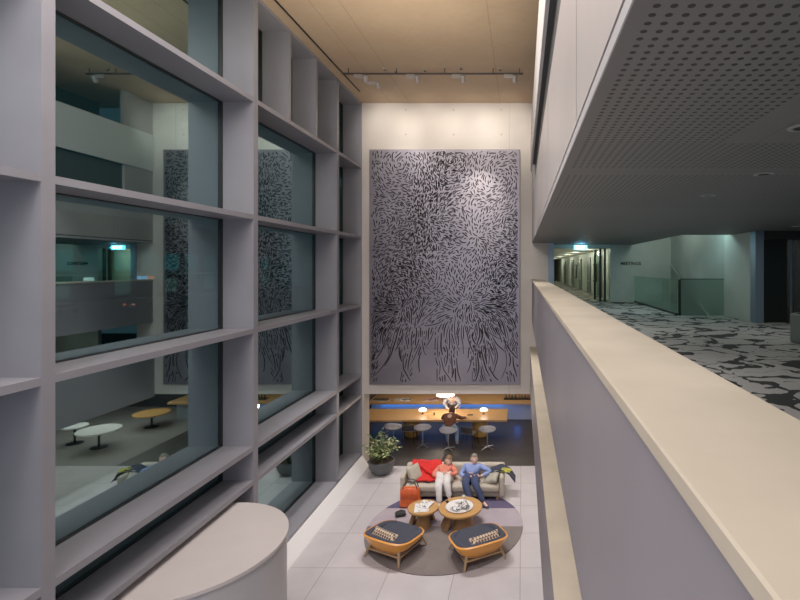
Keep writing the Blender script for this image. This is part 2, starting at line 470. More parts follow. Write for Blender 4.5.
# dark lift lobby
struct(box('wall_lift', mat('lift_dark', (.03, .032, .03), .35), 4.04, 9, 8.18, 8.3, ZB, ZS))
struct(box('door_1', mat('lift_door', (.05, .052, .05), .3, .7), 4.10, 4.52, 8.14, 8.18, ZB, ZS - .14))
trim(box('t', M_chrome, 4.52, 4.56, 8.10, 8.18, ZB, ZS - .14))
trim(box('t', M_chrome, 4.70, 4.78, 8.0, 8.18, ZB, ZS - .14))
trim(box('t', mat('lift_dark', (.03, .03, .03)), 4.04, 9, 8.0, 8.2, ZS - .14, ZS))
# corridor doors, recesses
dn = 2
for k, y in enumerate((14.6, 17.0, 19.6, 22.8, 27.0)):
    d = struct(box('door_%d' % dn, mat('corridor_door', (.12, .14, .13), .5), 2.41, 2.45, y, y + .8, ZB, ZS - .25)); dn += 1
    G().tube([(2.40, y + .1, ZB + .45), (2.37, y + .1, ZB + .45), (2.37, y + .2, ZB + .45)], .012, 6).obj('door_handle', M_chrome, d)
# glazed door leaves at the corridor mouth
gl = glass_mat('green_balustrade_glass', (.80, .90, .86), (.7, .85, .8), .10)
d = struct(box('door_%d' % dn, gl, 2.10, 2.12, 12.98, 13.9, ZB + .03, ZS - .12))
G().box(2.08, 2.14, 12.94, 12.99, ZB, ZS - .1).box(2.08, 2.14, 13.88, 13.93, ZB, ZS - .1).box(2.20, 2.26, 12.9, 12.95, ZB, ZS - .1).obj('door_frame', M_black, d)

# ================================================================== BALCONY THINGS
def text_mesh(txt, size, align='CENTER'):
    cu = bpy.data.curves.new('t', 'FONT'); cu.body = txt; cu.size = size; cu.align_x = align; cu.align_y = 'CENTER'; cu.extrude = .002; cu.offset = .003
    o = bpy.data.objects.new('t', cu); COL.objects.link(o)
    dg = bpy.context.evaluated_depsgraph_get(); me = bpy.data.meshes.new_from_object(o.evaluated_get(dg))
    bpy.data.objects.remove(o); bpy.data.curves.remove(cu)
    return me
t = thing('exit_sign', 'glowing cyan exit sign hanging under the ceiling at the corridor mouth', 'sign', (1.53, 12.55, ZS))
box('sign_box', mat('exit_glow', (.1, .6, .8), .5, emit=(.18, .75, 1.0), estr=2.6), -.17, .17, -.02, .02, -.15, -.03, .004, t)
me = text_mesh('EXIT', .11)
G().mesh(me, Matrix.Translation((0, -.024, -.09)) @ Matrix.Rotation(R(90), 4, 'X')).obj('lettering', mat('exit_letter', (.9, 1, 1), emit=(.9, 1, 1), estr=4), t)
G().tube([(0, 0, 0), (0, 0, -.03)], .008, 6).obj('hanger', M_black, t)
# directional lettering on sign wall
me = text_mesh('MEETINGS', .12)
tag(G().mesh(me, Matrix.Translation((2.92, 12.893, 5.09)) @ Matrix.Rotation(R(90), 4, 'X')).obj('wall_lettering', M_black),
    'dark raised lettering on the pale wall to the right of the corridor', 'sign')
# glass balustrades
t = thing('glass_balustrade', 'clear glass balustrade running back along the stairwell below the wall lettering', 'balustrade', (3.02, 11.1, ZB), group=None)
G().box(3.01, 3.03, 9.36, 12.85, ZB, ZB + .70).obj('glass_panel', gl, t, True)
G().box(3.0, 3.04, 9.36, 12.85, ZB, ZB + .04).obj('base_rail', M_black, t, True)
t = thing('glass_balustrade', 'frosted green glass balustrade facing the lobby side with a black end post', 'balustrade', (3.5, 9.3, ZB))
G().box(3.06, 3.9, 9.29, 9.31, ZB, ZB + .70).obj('glass_panel', glass_mat('frosted_balustrade', (.62, .74, .68), (.7, .8, .75), .25, .3), t, True)
G().box(3.03, 3.07, 9.27, 9.33, ZB, ZB + .70).obj('end_post', M_black, t, True)
G().box(3.07, 3.9, 9.28, 9.32, ZB + .70, ZB + .715).obj('top_rail', M_black, t, True)
# stair handrail behind
t = thing('stair_flight', 'dark diagonal handrail of the stair descending behind the glass balustrades', 'stair', (3.6, 11.5, ZB - 2.5))
G().tube([(3.94, 9.5, ZB - .35), (3.94, 12.7, ZB + 1.0)], .02, 8).obj('handrail', M_chrome, t, True)
g = G()
for k in range(10): g.box(3.3, 4.0, 9.6 + k * .32, 9.6 + (k + 1) * .32, ZB - 1.4 + k * .12, ZB - 1.28 + k * .12)
g.obj('treads', M_cool, t, True)
# ottoman / planter box at the right edge
t = thing('waste_bin', 'grey square bin standing on the patterned carpet at right edge of the photo', 'bin', (3.55, 5.85, ZB))
G().box(-.18, .18, -.2, .2, 0, .36, .02).obj('bin_body', mat('bin_grey', (.13, .15, .135), .5), t)
G().box(-.15, .15, -.17, .17, .361, .375, .005).obj('bin_lid', M_black, t)
# downlights in soffit
def downlight(x, y, lab, lit):
    t = thing('recessed_downlight', lab, 'ceiling light', (x, y, ZS))
    G().lathe([(.035, -.001), (.062, -.001), (.062, -.006), (.038, -.008)], n=20).obj('rim', mat('light_rim', (.3, .3, .3), .4), t)
    G().lathe([(0, -.002), (.037, -.002)], n=20).obj('lamp_lens', mat('lens_on', (1, 1, 1), emit=(.75, .95, 1), estr=3) if lit else mat('lens_off', (.01, .01, .01)), t)
downlight(1.20, 2.05, 'dark round recessed downlight nearest the camera in the perforated soffit', False)
downlight(1.55, 3.08, 'dark recessed downlight in the plain strip between perforated soffit panels', False)
downlight(1.55, 4.0, 'faint recessed downlight left of the lit one beyond the perforated panels', False)
downlight(4.0, 7.0, 'small lit downlight in the soffit in front of the lift lobby', True)
downlight(1.25, 9.2, 'small lit cyan downlight in the soffit before the exit sign', True)
downlight(1.75, 8.2, 'unlit downlight in the soffit before the wall lettering', False)
# framed pictures in corridor
for k, y in enumerate((16.0, 21.6)):
    t = thing('framed_picture', ('large framed picture nearest on the corridor wall', 'smaller framed picture further down the corridor wall')[k], 'picture', (2.44, y, ZB + .75))
    G().box(-.03, 0, -.35, .35, -.3, .3, .005).obj('frame', M_black, t)
    G().box(-.035, -.03, -.30, .30, -.25, .25).obj('print', mat('print_paper', (.6, .62, .55), color2=(.3, .36, .34), nscale=4), t)

# ================================================================== ARTWORK
AX0, AX1, AZ0, AZ1 = -3.82, -.05, 2.06, 7.94
def art_metal():
    m, nt, b, vec, xyz = base('purple_grey_metal_sheet', .36, .7)
    nz = nt.nodes.new('ShaderNodeTexNoise'); nz.inputs['Scale'].default_value = .8; nz.inputs['Detail'].default_value = 6; nt.links.new(vec, nz.inputs['Vector'])
    c = mixc(nt, nz.outputs['Fac'], (.13, .12, .14), (.36, .33, .37))
    def line(z): return math_node(nt, 'LESS_THAN', math_node(nt, 'ABSOLUTE', math_node(nt, 'SUBTRACT', xyz[2], z)), .012)
    g = math_node(nt, 'MAXIMUM', line(0.91), math_node(nt, 'MAXIMUM', line(3.35), line(4.75)))
    c = mixc(nt, math_node(nt, 'MULTIPLY', g, .35), c, (.08, .07, .08))
    nt.links.new(c, b.inputs['Base Color'])
    r = math_node(nt, 'ADD', math_node(nt, 'MULTIPLY', nz.outputs['Fac'], .2), .27); nt.links.new(r, b.inputs['Roughness'])
    return m
art = thing('relief_artwork', 'huge purple-grey metal relief panel with dark branching strokes on the pale wall', 'artwork', (AX0, YW, AZ0))
G().box(AX0, AX1, YW - .06, YW - .001, AZ0, AZ1, .006, 1).obj('metal_sheet', art_metal(), art, True)
W, H = AX1 - AX0, AZ1 - AZ0
rnd = random.Random(3)
cent = [ # u, v(from top), radius, swirl
    (.38, .30, .13, .0), (.72, .37, .13, .1), (.64, .64, .14, .0), (.16, .60, .13, 1.2), (.30, .74, .13, .0), (.62, .72, .14, .0),
    (.20, .06, .12, 1.4), (.55, .04, .12, 1.5), (.86, .12, .12, 1.1), (.08, .30, .11, 1.5), (.90, .58, .12, 1.3), (.45, .52, .10, .9), (.92, .34, .10, 1.4)]
def field(u, v):
    sx = sy = 0
    for cu, cv, rr, sw in cent:
        dx = (u - cu) * W; dy = (v - cv) * H
        d = math.hypot(dx, dy) + 1e-4
        w = math.exp(-(d / (rr * 6)) ** 2) + .015
        a = math.atan2(dy, dx) + sw
        sx += w * math.cos(2 * a); sy += w * math.sin(2 * a)
    if v > .68:
        k = (v - .66) * 18; a = math.pi / 2 - (u - .5) * 1.3 * (v - .3) + .16 * math.sin(u * 19 + v * 9)
        sx += k * math.cos(2 * a); sy += k * math.sin(2 * a)
    a = .5 * math.atan2(sy, sx)
    top = 1 if v < .62 else max(.22, 1 - (v - .62) * 8)
    a += top * (.55 * math.sin(u * 31 + 3 * math.sin(v * 27)) * math.cos(v * 47 + u * 13) + .35 * math.sin(u * 71 + v * 53))
    return a
occ = {}
cs = .022
def free(x, y, rad):
    k = int(rad / cs) + 1; i0, j0 = int(x / cs), int(y / cs)
    for i in range(i0 - k, i0 + k + 1):
        for j in range(j0 - k, j0 + k + 1):
            for (a, b, sid) in occ.get((i, j), ()):
                if (a - x) ** 2 + (b - y) ** 2 < rad * rad and sid != cur: return False
    return True
gd, gh = G(), G()
def ribbon(g, pts, w, d, off=(0, 0)):
    n_ = len(pts); top = []; bl = []; br = []
    y0 = YW - .058
    for i, (x, y) in enumerate(pts):
        a = pts[max(i - 1, 0)]; b = pts[min(i + 1, n_ - 1)]
        tx, ty = b[0] - a[0], b[1] - a[1]; l = math.hypot(tx, ty) + 1e-6; nx, ny = -ty / l, tx / l
        k = w * (.35 + .65 * math.sin(math.pi * (i + .5) / n_) ** .5)
        X, Z = AX0 + x + off[0], AZ1 - y + off[1]
        bl.append(g.bm.verts.new((X + nx * k, y0, Z - ny * k))); br.append(g.bm.verts.new((X - nx * k, y0, Z + ny * k)))
        top.append(g.bm.verts.new((X, y0 - d, Z)))
    for i in range(n_ - 1):
        g.bm.faces.new((bl[i], top[i], top[i + 1], bl[i + 1])); g.bm.faces.new((top[i], br[i], br[i + 1], top[i + 1]))
cur = 0; made = 0; tries = 0
while tries < 52000 and made < 5000:
    tries += 1
    x = rnd.uniform(.08, W - .08); y = rnd.uniform(.06, H - .12); v = y / H; u = x / W
    if v > .86 and rnd.random() < .5: continue
    if v > .76 and (rnd.random() < .35 or math.sin(u * 26 + 1.2) + .6 * math.sin(u * 57) < (v - .76) * 6 - .9): continue
    sp = .032 + .014 * max(0, v - .6) / .4 + .010 * math.sin(u * 9 + v * 5)
    cur += 1
    if not free(x, y, sp): continue
    long_ = .05 + .17 * rnd.random() ** 1.6 + (rnd.uniform(.1, 1.5) * min(1, (v - .60) / .15) if v > .60 else 0)
    jit = rnd.gauss(0, .28 if v < .62 else .08); bend = rnd.gauss(0, .09 if v < .62 else .03)
    pts = [(x, y)]; a0 = field(u, v) + jit; px, py = x, y; last = a0; ok = True
    if v > .6 and math.sin(last) < 0: last += math.pi
    steps = int(long_ / .035) + 1
    for k in range(steps):
        a = field(px / W, py / H) + jit + bend * k
        while a - last > math.pi / 2: a -= math.pi
        while a - last < -math.pi / 2: a += math.pi
        if k == 0: a00 = a
        if v > .6 and abs(a - a00) > .75: break
        last = a
        px += .035 * math.cos(a); py += .035 * math.sin(a)
        if not (.05 < px < W - .05 and .04 < py < H - .06): break
        if not free(px, py, sp * .8): break
        pts.append((px, py))
    if len(pts) < 3: continue
    for p in pts: occ.setdefault((int(p[0] / cs), int(p[1] / cs)), []).append((p[0], p[1], cur))
    wd = .0145 if v < .62 else rnd.choice((.010, .013, .017))
    ribbon(gd, pts, wd * rnd.uniform(.8, 1.15), .02)
    if rnd.random() < (.22 + .5 * math.exp(-((u - .33) / .25) ** 2 - ((v - .3) / .25) ** 2) if v < .66 else .1): ribbon(gh, pts[:max(3, len(pts) // 2)], .006, .012, (.016, .012))
    made += 1
tag(gd.obj('raised_strokes', mat('burnt_stroke_metal', (.014, .010, .009), .6, 0, spec=.2), art, True), kind='stuff')
tag(gh.obj('stroke_glints', mat('stroke_glint_metal', (.75, .72, .72), .25, .8), art, True), kind='stuff')  # pale strips laid beside the dark strokes, imitating glints on them

# ================================================================== TRACK LIGHTING
ZT = ZC - .10; YT = 9.95
tr = thing('ceiling_track', 'black lighting track spanning the ceiling in front of the artwork', 'light track', (-1.9, YT, ZC))
G().box(-3.72, .02, YT - .018, YT + .018, ZT - .03, ZT).obj('track_rail', mat('track_black', (.06, .045, .04), .5), tr, True)
for x in (-3.6, -2.6, -1.6, -.6, -.05):
    G().tube([(x, YT, ZT), (x, YT, ZC)], .008, 6).obj('hanger', M_black, tr, True)
def spot(px, lab, aim, y=YT, dz=0):
    x = (px - 522) / 480 * y
    t = thing('track_spotlight', lab, 'spotlight', (x, y, ZT - .03 + dz), 0, 'track spotlights')
    g = G(); g.box(-.10, .08, -.03, .03, -.075, -.005, .006).obj('gear_box', mat('spot_grey', (.42, .38, .36), .4, .3), t)
    G().lathe([(0, .07), (.045, .07), (.05, .05), (.05, -.06), (.042, -.065), (.042, -.05), (0, -.05)], n=18).move(
        Matrix.Translation((.12, .02, -.085)) @ Matrix.Rotation(R(38), 4, 'X')).obj('lamp_head', mat('spot_grey', (.3, .3, .3)), t, smooth=True)
    G().lathe([(0, -.053), (.04, -.053)], n=18).move(Matrix.Translation((.12, .02, -.085)) @ Matrix.Rotation(R(38), 4, 'X')).obj('lens', mat('spot_lens', (1, .9, .8), emit=(1, .85, .7), estr=12), t)
    t2 = None
    return t
spot(359, 'leftmost spotlight on the ceiling track near the window grid', None)
spot(411, 'second spotlight from the left on the ceiling track', None)
spot(457, 'third spotlight from the left on the ceiling track', None)
spot(509, 'rightmost spotlight on the ceiling track nearest the white balcony fascia', None)
spot(372, 'small spotlight hung lower beside the leftmost one on the ceiling track', None, y=10.25, dz=-.02)
G_s = [(384, 68), (395, 70), (424, 69), (460, 67), (499, 68)]
for k, (px, py) in enumerate(G_s):
    y = (ZC - EYE) * 480 / (267 - py); x = (px - 522) / 480 * y
    t = thing('ceiling_hook', 'small metal ceiling hook above the lighting track, number %s from the left' % ('one', 'two', 'three', 'four', 'five')[k], 'hook', (x, y, ZC))
    G().lathe([(0, 0), (.03, 0), (.03, -.012), (0, -.012)], n=12).obj('hook_plate', M_chrome, t)
    G().tube([(0, 0, -.01), (.01, 0, -.05), (.04, 0, -.06), (.045, 0, -.035)], .009, 6).obj('hook_arm', M_black, t)

# ================================================================== HALF DRUM
t = thing('revolving_door_drum', 'large pale half-round drum against the window grid at lower left', 'vestibule', (-3.985, 5.8, 0))  # round vestibule of a revolving door, built as a plain drum
M_drum = mat('drum_paint', (.46, .45, .45), .45, noise=.05, nscale=1)
def halfpoly(r, n=40): return [(-.19, -r)] + [(r * math.cos(a), r * math.sin(a)) for a in [R(-90 + 180 * k / n) for k in range(n + 1)]] + [(-.19, r)]
G().prism(halfpoly(1.03), 0, 1.60).obj('drum_wall', M_drum, t, smooth=True)
G().prism(halfpoly(1.05), 1.60, 1.64).obj('top_slab', mat('drum_top', (.60, .545, .52), .55, noise=.05, nscale=1.5), t)
G().prism([(-.205, -1.03), (-.19, -1.03), (-.19, 1.03), (-.205, 1.03)], .35, 1.62).obj('rear_gasket', M_black, t)

# ================================================================== RUG
poly = [(-1.475 + 1.495 * math.cos(2 * math.pi * k / 96), 9.265 + 1.50 * math.sin(2 * math.pi * k / 96)) for k in range(96)]
tag(G().prism(poly, 0.0, .015).obj('round_rug', rug_mat()), 'round striped rug in taupe, lavender and dark purple on the tiled floor', 'rug')

# ================================================================== COFFEE TABLES
def coffee(x, y, r, h, lab, rz):
    t = thing('coffee_table', lab, 'coffee table', (x, y, .015), rz)
    G().lathe([(0, h - .05), (r * .93, h - .05), (r * .99, h - .035), (r, h - .012), (r * .985, h), (0, h)], n=48).obj('tabletop', M_oak, t, smooth=True)
    G().lathe([(0, 0), (r * .50, 0), (r * .36, h - .05), (0, h - .05)], (r * .12, -r * .22, 0), 24).obj('leg', M_walnut, t, smooth=True)
    for a in (100, 195):
        c, s_ = math.cos(R(a)), math.sin(R(a))
        g = G(); g.box(-.035, .035, -.09, .09, 0, h - .05, .006)
        for v in g.bm.verts:
            k = v.co.z / h; rr = r * (.78 - .35 * k)
            x_, y_ = v.co.x, v.co.y * (1 + .6 * (1 - k))
            v.co.x = c * (rr + x_) - s_ * y_; v.co.y = s_ * (rr + x_) + c * y_
        g.obj('leg', M_walnut, t)
    return t
coffee(-1.19, 9.30, .42, .345, 'larger round oak coffee table in front of the seated man and woman', R(10))
coffee(-1.91, 9.29, .297, .345, 'smaller round oak coffee table beside the orange bag', R(-20))
TT = .362
# tray and magazines
def paper_mat(name, seed, dark=.55, scale=9, base_c=(.8, .78, .76)):
    m, nt, b, vec, xyz = base(name, .5)
    nz = nt.nodes.new('ShaderNodeTexNoise'); nz.inputs['Scale'].default_value = scale; nz.inputs['Detail'].default_value = 2
    nz.inputs['Distortion'].default_value = 1.5
    mp = nt.nodes.new('ShaderNodeMapping'); mp.inputs['Location'].default_value = (seed, seed * 2, 0); nt.links.new(vec, mp.inputs['Vector']); nt.links.new(mp.outputs[0], nz.inputs['Vector'])
    f = math_node(nt, 'GREATER_THAN', nz.outputs['Fac'], dark)
    nt.links.new(mixc(nt, f, base_c, (.03, .03, .035)), b.inputs['Base Color'])
    return m
tag(G().lathe([(0, 0), (.24, 0), (.265, .02), (.258, .022), (.235, .008), (0, .008)], n=40).obj('round_tray', mat('tray_white', (.82, .80, .78), .3), loc=(-1.21, 9.28, TT), smooth=True),
    'white round tray holding magazines on the larger oak coffee table', 'tray')
mags = [(-1.16, 9.33, 20, .22, .24, 'open black and white magazine lying across the white round tray', .50, 5),
        (-1.24, 9.19, -35, .18, .22, 'spotted magazine at the near edge of the white round tray', .53, 11),
        (-1.09, 9.20, 70, .12, .16, 'small dark-patterned booklet at the right of the white round tray', .48, 2)]
for k, (x, y, a, w, d, lab, dk, sd) in enumerate(mags):
    t = thing('magazine', lab, 'magazine', (x, y, TT + .0225 + k * .010), R(a))
    pm = paper_mat('magazine_print_%d' % k, sd, dk, 16)
    G().box(-w / 2, w / 2, -d / 2, d / 2, 0, .006, .001, 1).obj('pages', mat('page_white', (.8, .8, .8)), t)
    G().box(-w / 2, w / 2, -d / 2, d / 2, .006, .008).obj('cover', pm, t)
mags = [(-1.93, 9.24, 8, .27, .34, 'white magazine lowest on the smaller oak coffee table', .62, 3),
        (-1.88, 9.34, -18, .24, .28, 'pale magazine on top of the pile on the smaller oak table', .60, 8)]
for k, (x, y, a, w, d, lab, dk, sd) in enumerate(mags):
    t = thing('magazine', lab, 'magazine', (x, y, TT + k * .013), R(a))
    G().box(-w / 2, w / 2, -d / 2, d / 2, 0, .010, .001, 1).obj('pages', mat('page_white', (.8, .8, .8)), t)
    G().box(-w / 2, w / 2, -d / 2, d / 2, .010, .012).obj('cover', paper_mat('print_b%d' % k, sd, dk, 14), t)
def mug(x, y, lab, z=TT, c=(.85, .83, .8)):
    t = thing('cup', lab, 'cup', (x, y, z))
    G().lathe([(0, .0), (.026, .0), (.034, .055), (.030, .055), (.023, .008), (0, .008)], n=18).obj('bowl', mat('cup_%s' % str(c), c, .3), t, smooth=True)
    G().tube([(.03, 0, .045), (.052, 0, .042), (.052, 0, .018), (.028, 0, .014)], .005, 6).obj('handle', mat('cup_%s' % str(c), c), t)
mug(-1.17, 9.62, 'small white cup at the far edge of the larger oak coffee table')
t = thing('phone', 'black phone lying at the far left rim of the larger oak coffee table', 'phone', (-1.47, 9.47, TT), R(30))
G().box(-.03, .03, -.06, .06, 0, .008, .003).obj('case', M_black, t)
G().box(-.026, .026, -.055, .055, .008, .009).obj('screen', mat('screen', (.02, .02, .03), .1), t)

# ================================================================== SOFA
SX0, SX1, SY0, SY1 = -2.60, -.39, 10.22, 10.95
M_sofa = brushed_fabric('sofa_beige', (.56, .49, .40), (.46, .40, .32), 20)
M_sofa2 = brushed_fabric('sofa_beige_dark', (.30, .26, .20), (.24, .205, .16), 20)
so = thing('sofa', 'beige fabric sofa with wooden feet standing at the far edge of the round rug', 'sofa', (-1.5, 10.6, .0))
G().box(SX0 + .04, SX1 - .04, SY0 + .03, SY1 - .03, .09, .20, .02).obj('base_frame', M_sofa2, so, True)
for k in range(2):
    a = SX0 + .10 + k * (SX1 - SX0 - .2) / 2; b = a + (SX1 - SX0 - .2) / 2 - .004
    G().box(a, b, SY0, SY1 - .16, .20, .33, .035, 4).obj('seat_cushion', M_sofa, so, True, smooth=True)
G().box(SX0, SX1, SY1 - .15, SY1, .10, .57, .045, 4).obj('backrest', M_sofa, so, True, smooth=True)
for k in (0, 1):
    a = SX0 if k == 0 else SX1 - .09
    G().box(a, a + .09, SY0 - .01, SY1 - .02, .10, .53, .035, 4).obj('armrest', M_sofa, so, True, smooth=True)
for x in (SX0 + .14, SX1 - .14):
    for y in (SY0 + .07, SY1 - .08):
        G().tube([(x, y, 0.016 if y < 10.4 else 0.0), (x, y, .10)], [.018, .027], 10).obj('foot', M_oak, so, True)
# cushions
M_stripe = mat('cushion_stripe', (.50, .47, .38), .9, color2=(.36, .33, .26), nscale=10, stretch=(6, 1, 1))
tag(G().pillow((-2.35, 10.48, .50), .36, .36, .13, (R(60), 0, R(55))).obj('throw_cushion', M_stripe, smooth=True, angle=80), 'beige striped cushion leaning on the left arm of the sofa', 'cushion')
tag(G().pillow((-.66, 10.42, .43), .36, .30, .13, (R(32), R(-22), R(-28))).obj('throw_cushion', M_stripe, smooth=True, angle=80), 'beige striped cushion beside the man at the right arm of the sofa', 'cushion')
# red coat draped over the back
def fold(u, v, sd): return .018 * math.sin(u * 11 + sd) * math.cos(v * 7 + sd * 2) + .012 * math.sin(v * 19 + u * 6 + sd)
def drape_red(u, v):
    # v: 0 (behind the back) -> over the top -> down on the seat
    path = [(10.98, .34), (10.985, .48), (10.94, .575), (10.83, .58), (10.74, .50), (10.66, .41), (10.50, .375), (10.36, .36)]
    k = v * (len(path) - 1); i = min(int(k), len(path) - 2); f = k - i
    y = path[i][0] * (1 - f) + path[i + 1][0] * f; z = path[i][1] * (1 - f) + path[i + 1][1] * f
    wid = .34 - .12 * abs(v - .45) * 2
    x = -2.12 + (u - .5) * 2 * wid + .10 * (v - .5)
    return V((x + .02 * math.sin(v * 13), y + fold(u, v, 1) * .5, z + abs(fold(u, v, 2)) + .01))
t = thing('red_coat', 'bright red coat draped over the left end of the sofa back', 'coat', (-2.12, 10.8, .33))
G().sheet(drape_red, 22, 26, .02).obj('coat_body', mat('red_wool', (.68, .012, .010), .85, noise=.2, nscale=8), t, True, smooth=True, angle=80)
def sleeve(u, v):
    a = u * 2 * math.pi; r = .055 * (1 + .15 * math.sin(v * 15))
    p = V((-2.32 + .35 * v, 10.80 - .30 * v, .56 - .10 * v)).lerp(V((-1.9, 10.6, .43)), v * .3)
    return p + V((r * math.cos(a) * .5, r * math.cos(a) * .6, r * math.sin(a) * .7))
G().sheet(sleeve, 12, 14).obj('sleeve', mat('red_wool', (.6, .01, .01)), t, True, smooth=True)
def lay(cx, cy, cz, w, d, rot, sd, h=.05):
    def f(u, v):
        x = (u - .5) * w * (1 + .15 * math.sin(v * 9 + sd)); y = (v - .5) * d * (1 + .12 * math.cos(u * 8 + sd))
        e = max(abs(u - .5), abs(v - .5)) * 2
        z = h * (1 - e ** 3) + abs(fold(u, v, sd))
        c, s_ = math.cos(rot), math.sin(rot)
        return V((cx + c * x - s_ * y, cy + s_ * x + c * y, cz + z))
    return f
tag(G().sheet(lay(-1.98, 10.50, .335, .34, .22, .2, 4), 12, 10, .01).obj('folded_scarf', mat('navy_cloth', (.03, .035, .06), .9), smooth=True, angle=80),
    'dark navy scarf bundled on the seat below the red coat', 'scarf')
t = thing('navy_jacket', 'navy jacket with yellow lining thrown over the right arm of the sofa', 'jacket', (-.5, 10.6, .4))
def jk(u, v):
    x = -.80 + .66 * u; 
    z = .50 + .10 * math.sin(u * math.pi) if u < .8 else .5 + .06 - (u - .8) * 1.0
    y = 10.62 + (v - .5) * .34 - .10 * u
    return V((x, y + .02 * math.sin(u * 15), z + fold(u, v, 5) - .10 * abs(v - .5) * (1 - u)))
G().sheet(jk, 20, 12, .02).obj('jacket_shell', mat('navy_cloth', (.03, .03, .05)), t, True, smooth=True, angle=80)
G().sheet(lay(-.36, 10.48, .555, .24, .20, -.3, 2, .03), 10, 8, .012).obj('jacket_lining', mat('yellow_lining', (.62, .58, .05), .8, color2=(.12, .12, .05), nscale=12), t, True, smooth=True, angle=80)

# ================================================================== ORANGE BAG
t = thing('tote_bag', 'bright orange tote bag with dark handles on the floor by the left sofa arm', 'bag', (-2.33, 10.02, 0))
M_or = mat('orange_leather', (.80, .13, .02), .5, noise=.25, nscale=7)
g = G().box(-.19, .19, -.10, .10, 0, .39, .05, 4)
for v in g.bm.verts:
    k = v.co.z / .39; v.co.x *= 1.14 - .16 * k + .03 * math.sin(v.co.z * 30); v.co.y *= 1.15 - .45 * k
    v.co.x += .02 * math.sin(k * 4)
g.move(Matrix.Translation((0, 0, .016))).obj('bag_body', M_or, t, smooth=True, angle=70)
G().sheet(lambda u, v: V(((u - .5) * .36, -.09 - .03 * math.sin(v * 3), .40 - v * .20 + .012 * math.sin(u * 20))), 12, 8, .015).obj('bag_flap', mat('orange_dark', (.66, .09, .015), .5), t, smooth=True)
for y in (-.06, .06):
    G().tube([(.15 * math.cos(a), y + .02 * math.sin(a), .38 + .16 * math.sin(a)) for a in [R(180 * k / 14) for k in range(15)]], .011, 8).obj('handle', mat('dark_strap', (.05, .05, .05), .5), t, smooth=True)
t = thing('black_pouch', 'small black pouch on the floor left of the smaller coffee table', 'bag', (-2.43, 9.60, .016), R(20))
G().pillow((0, 0, .05), .22, .13, .10).obj('pouch_body', mat('black_fabric', (.02, .02, .022), .7), t, smooth=True, angle=80)
G().tube([(-.07, 0, .09), (0, -.02, .14), (.07, 0, .09)], .007, 6).obj('strap', M_black, t)

# ================================================================== LOUNGE CHAIRS
def make_chair():
    t = thing('lounge_chair', 'low wooden lounge chair on the left of the rug, charcoal upholstery and patterned cushion', 'armchair', (-2.215, 8.45, .0), 0, 'pair of low lounge chairs on the rug')
    M_shell = wood('shell_ply', (.66, .24, .035), (.88, .38, .07), 0, .35)
    M_char = brushed_fabric('charcoal_tweed', (.050, .056, .085), (.022, .025, .042), 60)
    M_leg = wood('chair_leg_ash', (.30, .17, .08), (.45, .28, .14), 2)
    # shell: swept wall around the back and sides, open to +Y
    N_ = 36
    def plan(a, s_=1.0):  # superellipse
        c, sn = math.cos(a), math.sin(a)
        return V((.435 * s_ * math.copysign(abs(c) ** .55, c), .355 * s_ * math.copysign(abs(sn) ** .60, sn) - .03, 0))
    def rim(a): return .315 + .10 * (0.5 - .5 * math.sin(a)) ** 1.3
    def shellf(u, v):
        a = R(-252 + 324 * u)      # from front-left round the back to front-right
        p = plan(a, .84 + .26 * v ** .7)
        return V((p.x, p.y - .05 * v * (0.5 - .5 * math.sin(a)), .185 + (rim(a) - .185) * v))
    G().sheet(shellf, N_, 8, .028).obj('shell', M_shell, t, smooth=True, angle=60)
    G().prism([tuple((plan(2 * math.pi * k / 32, .86))[:2]) for k in range(32)], .175, .20).obj('seat_pan', M_shell, t)
    def innerf(u, v):
        a = R(-250 + 320 * u); c_, s2 = math.cos(math.pi * v), math.sin(math.pi * v)
        p = plan(a, .93 + .13 * c_)
        return V((p.x, p.y - .05 * (0.5 - .5 * math.sin(a)), rim(a) - .03 + .055 * s2))
    G().sheet(innerf, N_, 8, .012).obj('backrest_padding', M_char, t, smooth=True, angle=70)
    g = G().prism([tuple((plan(2 * math.pi * k / 40, .95) + V((0, .02, 0)))[:2]) for k in range(40)], .20, .325)
    g.obj('seat_cushion', M_char, t, smooth=True, angle=50)
    # legs (four, splayed) and stretchers
    q = .375
    for sx in (-1, 1):
        for sy in (-1, 1):
            G().tube([(sx * .29, sy * .27, .24), (sx * .33, sy * .32, .15), (sx * q, sy * q, .016)], [.030, .026, .016], 8, flat=.8).obj('leg', M_leg, t, smooth=True)
        G().tube([(sx * .335, -.33, .13), (sx * .335, .33, .13)], .016, 8).obj('stretcher', M_leg, t)
    for sy in (-1, 1): G().tube([(-.335, sy * .325, .14), (.335, sy * .325, .14)], .018, 8).obj('stretcher', M_leg, t)
    return t
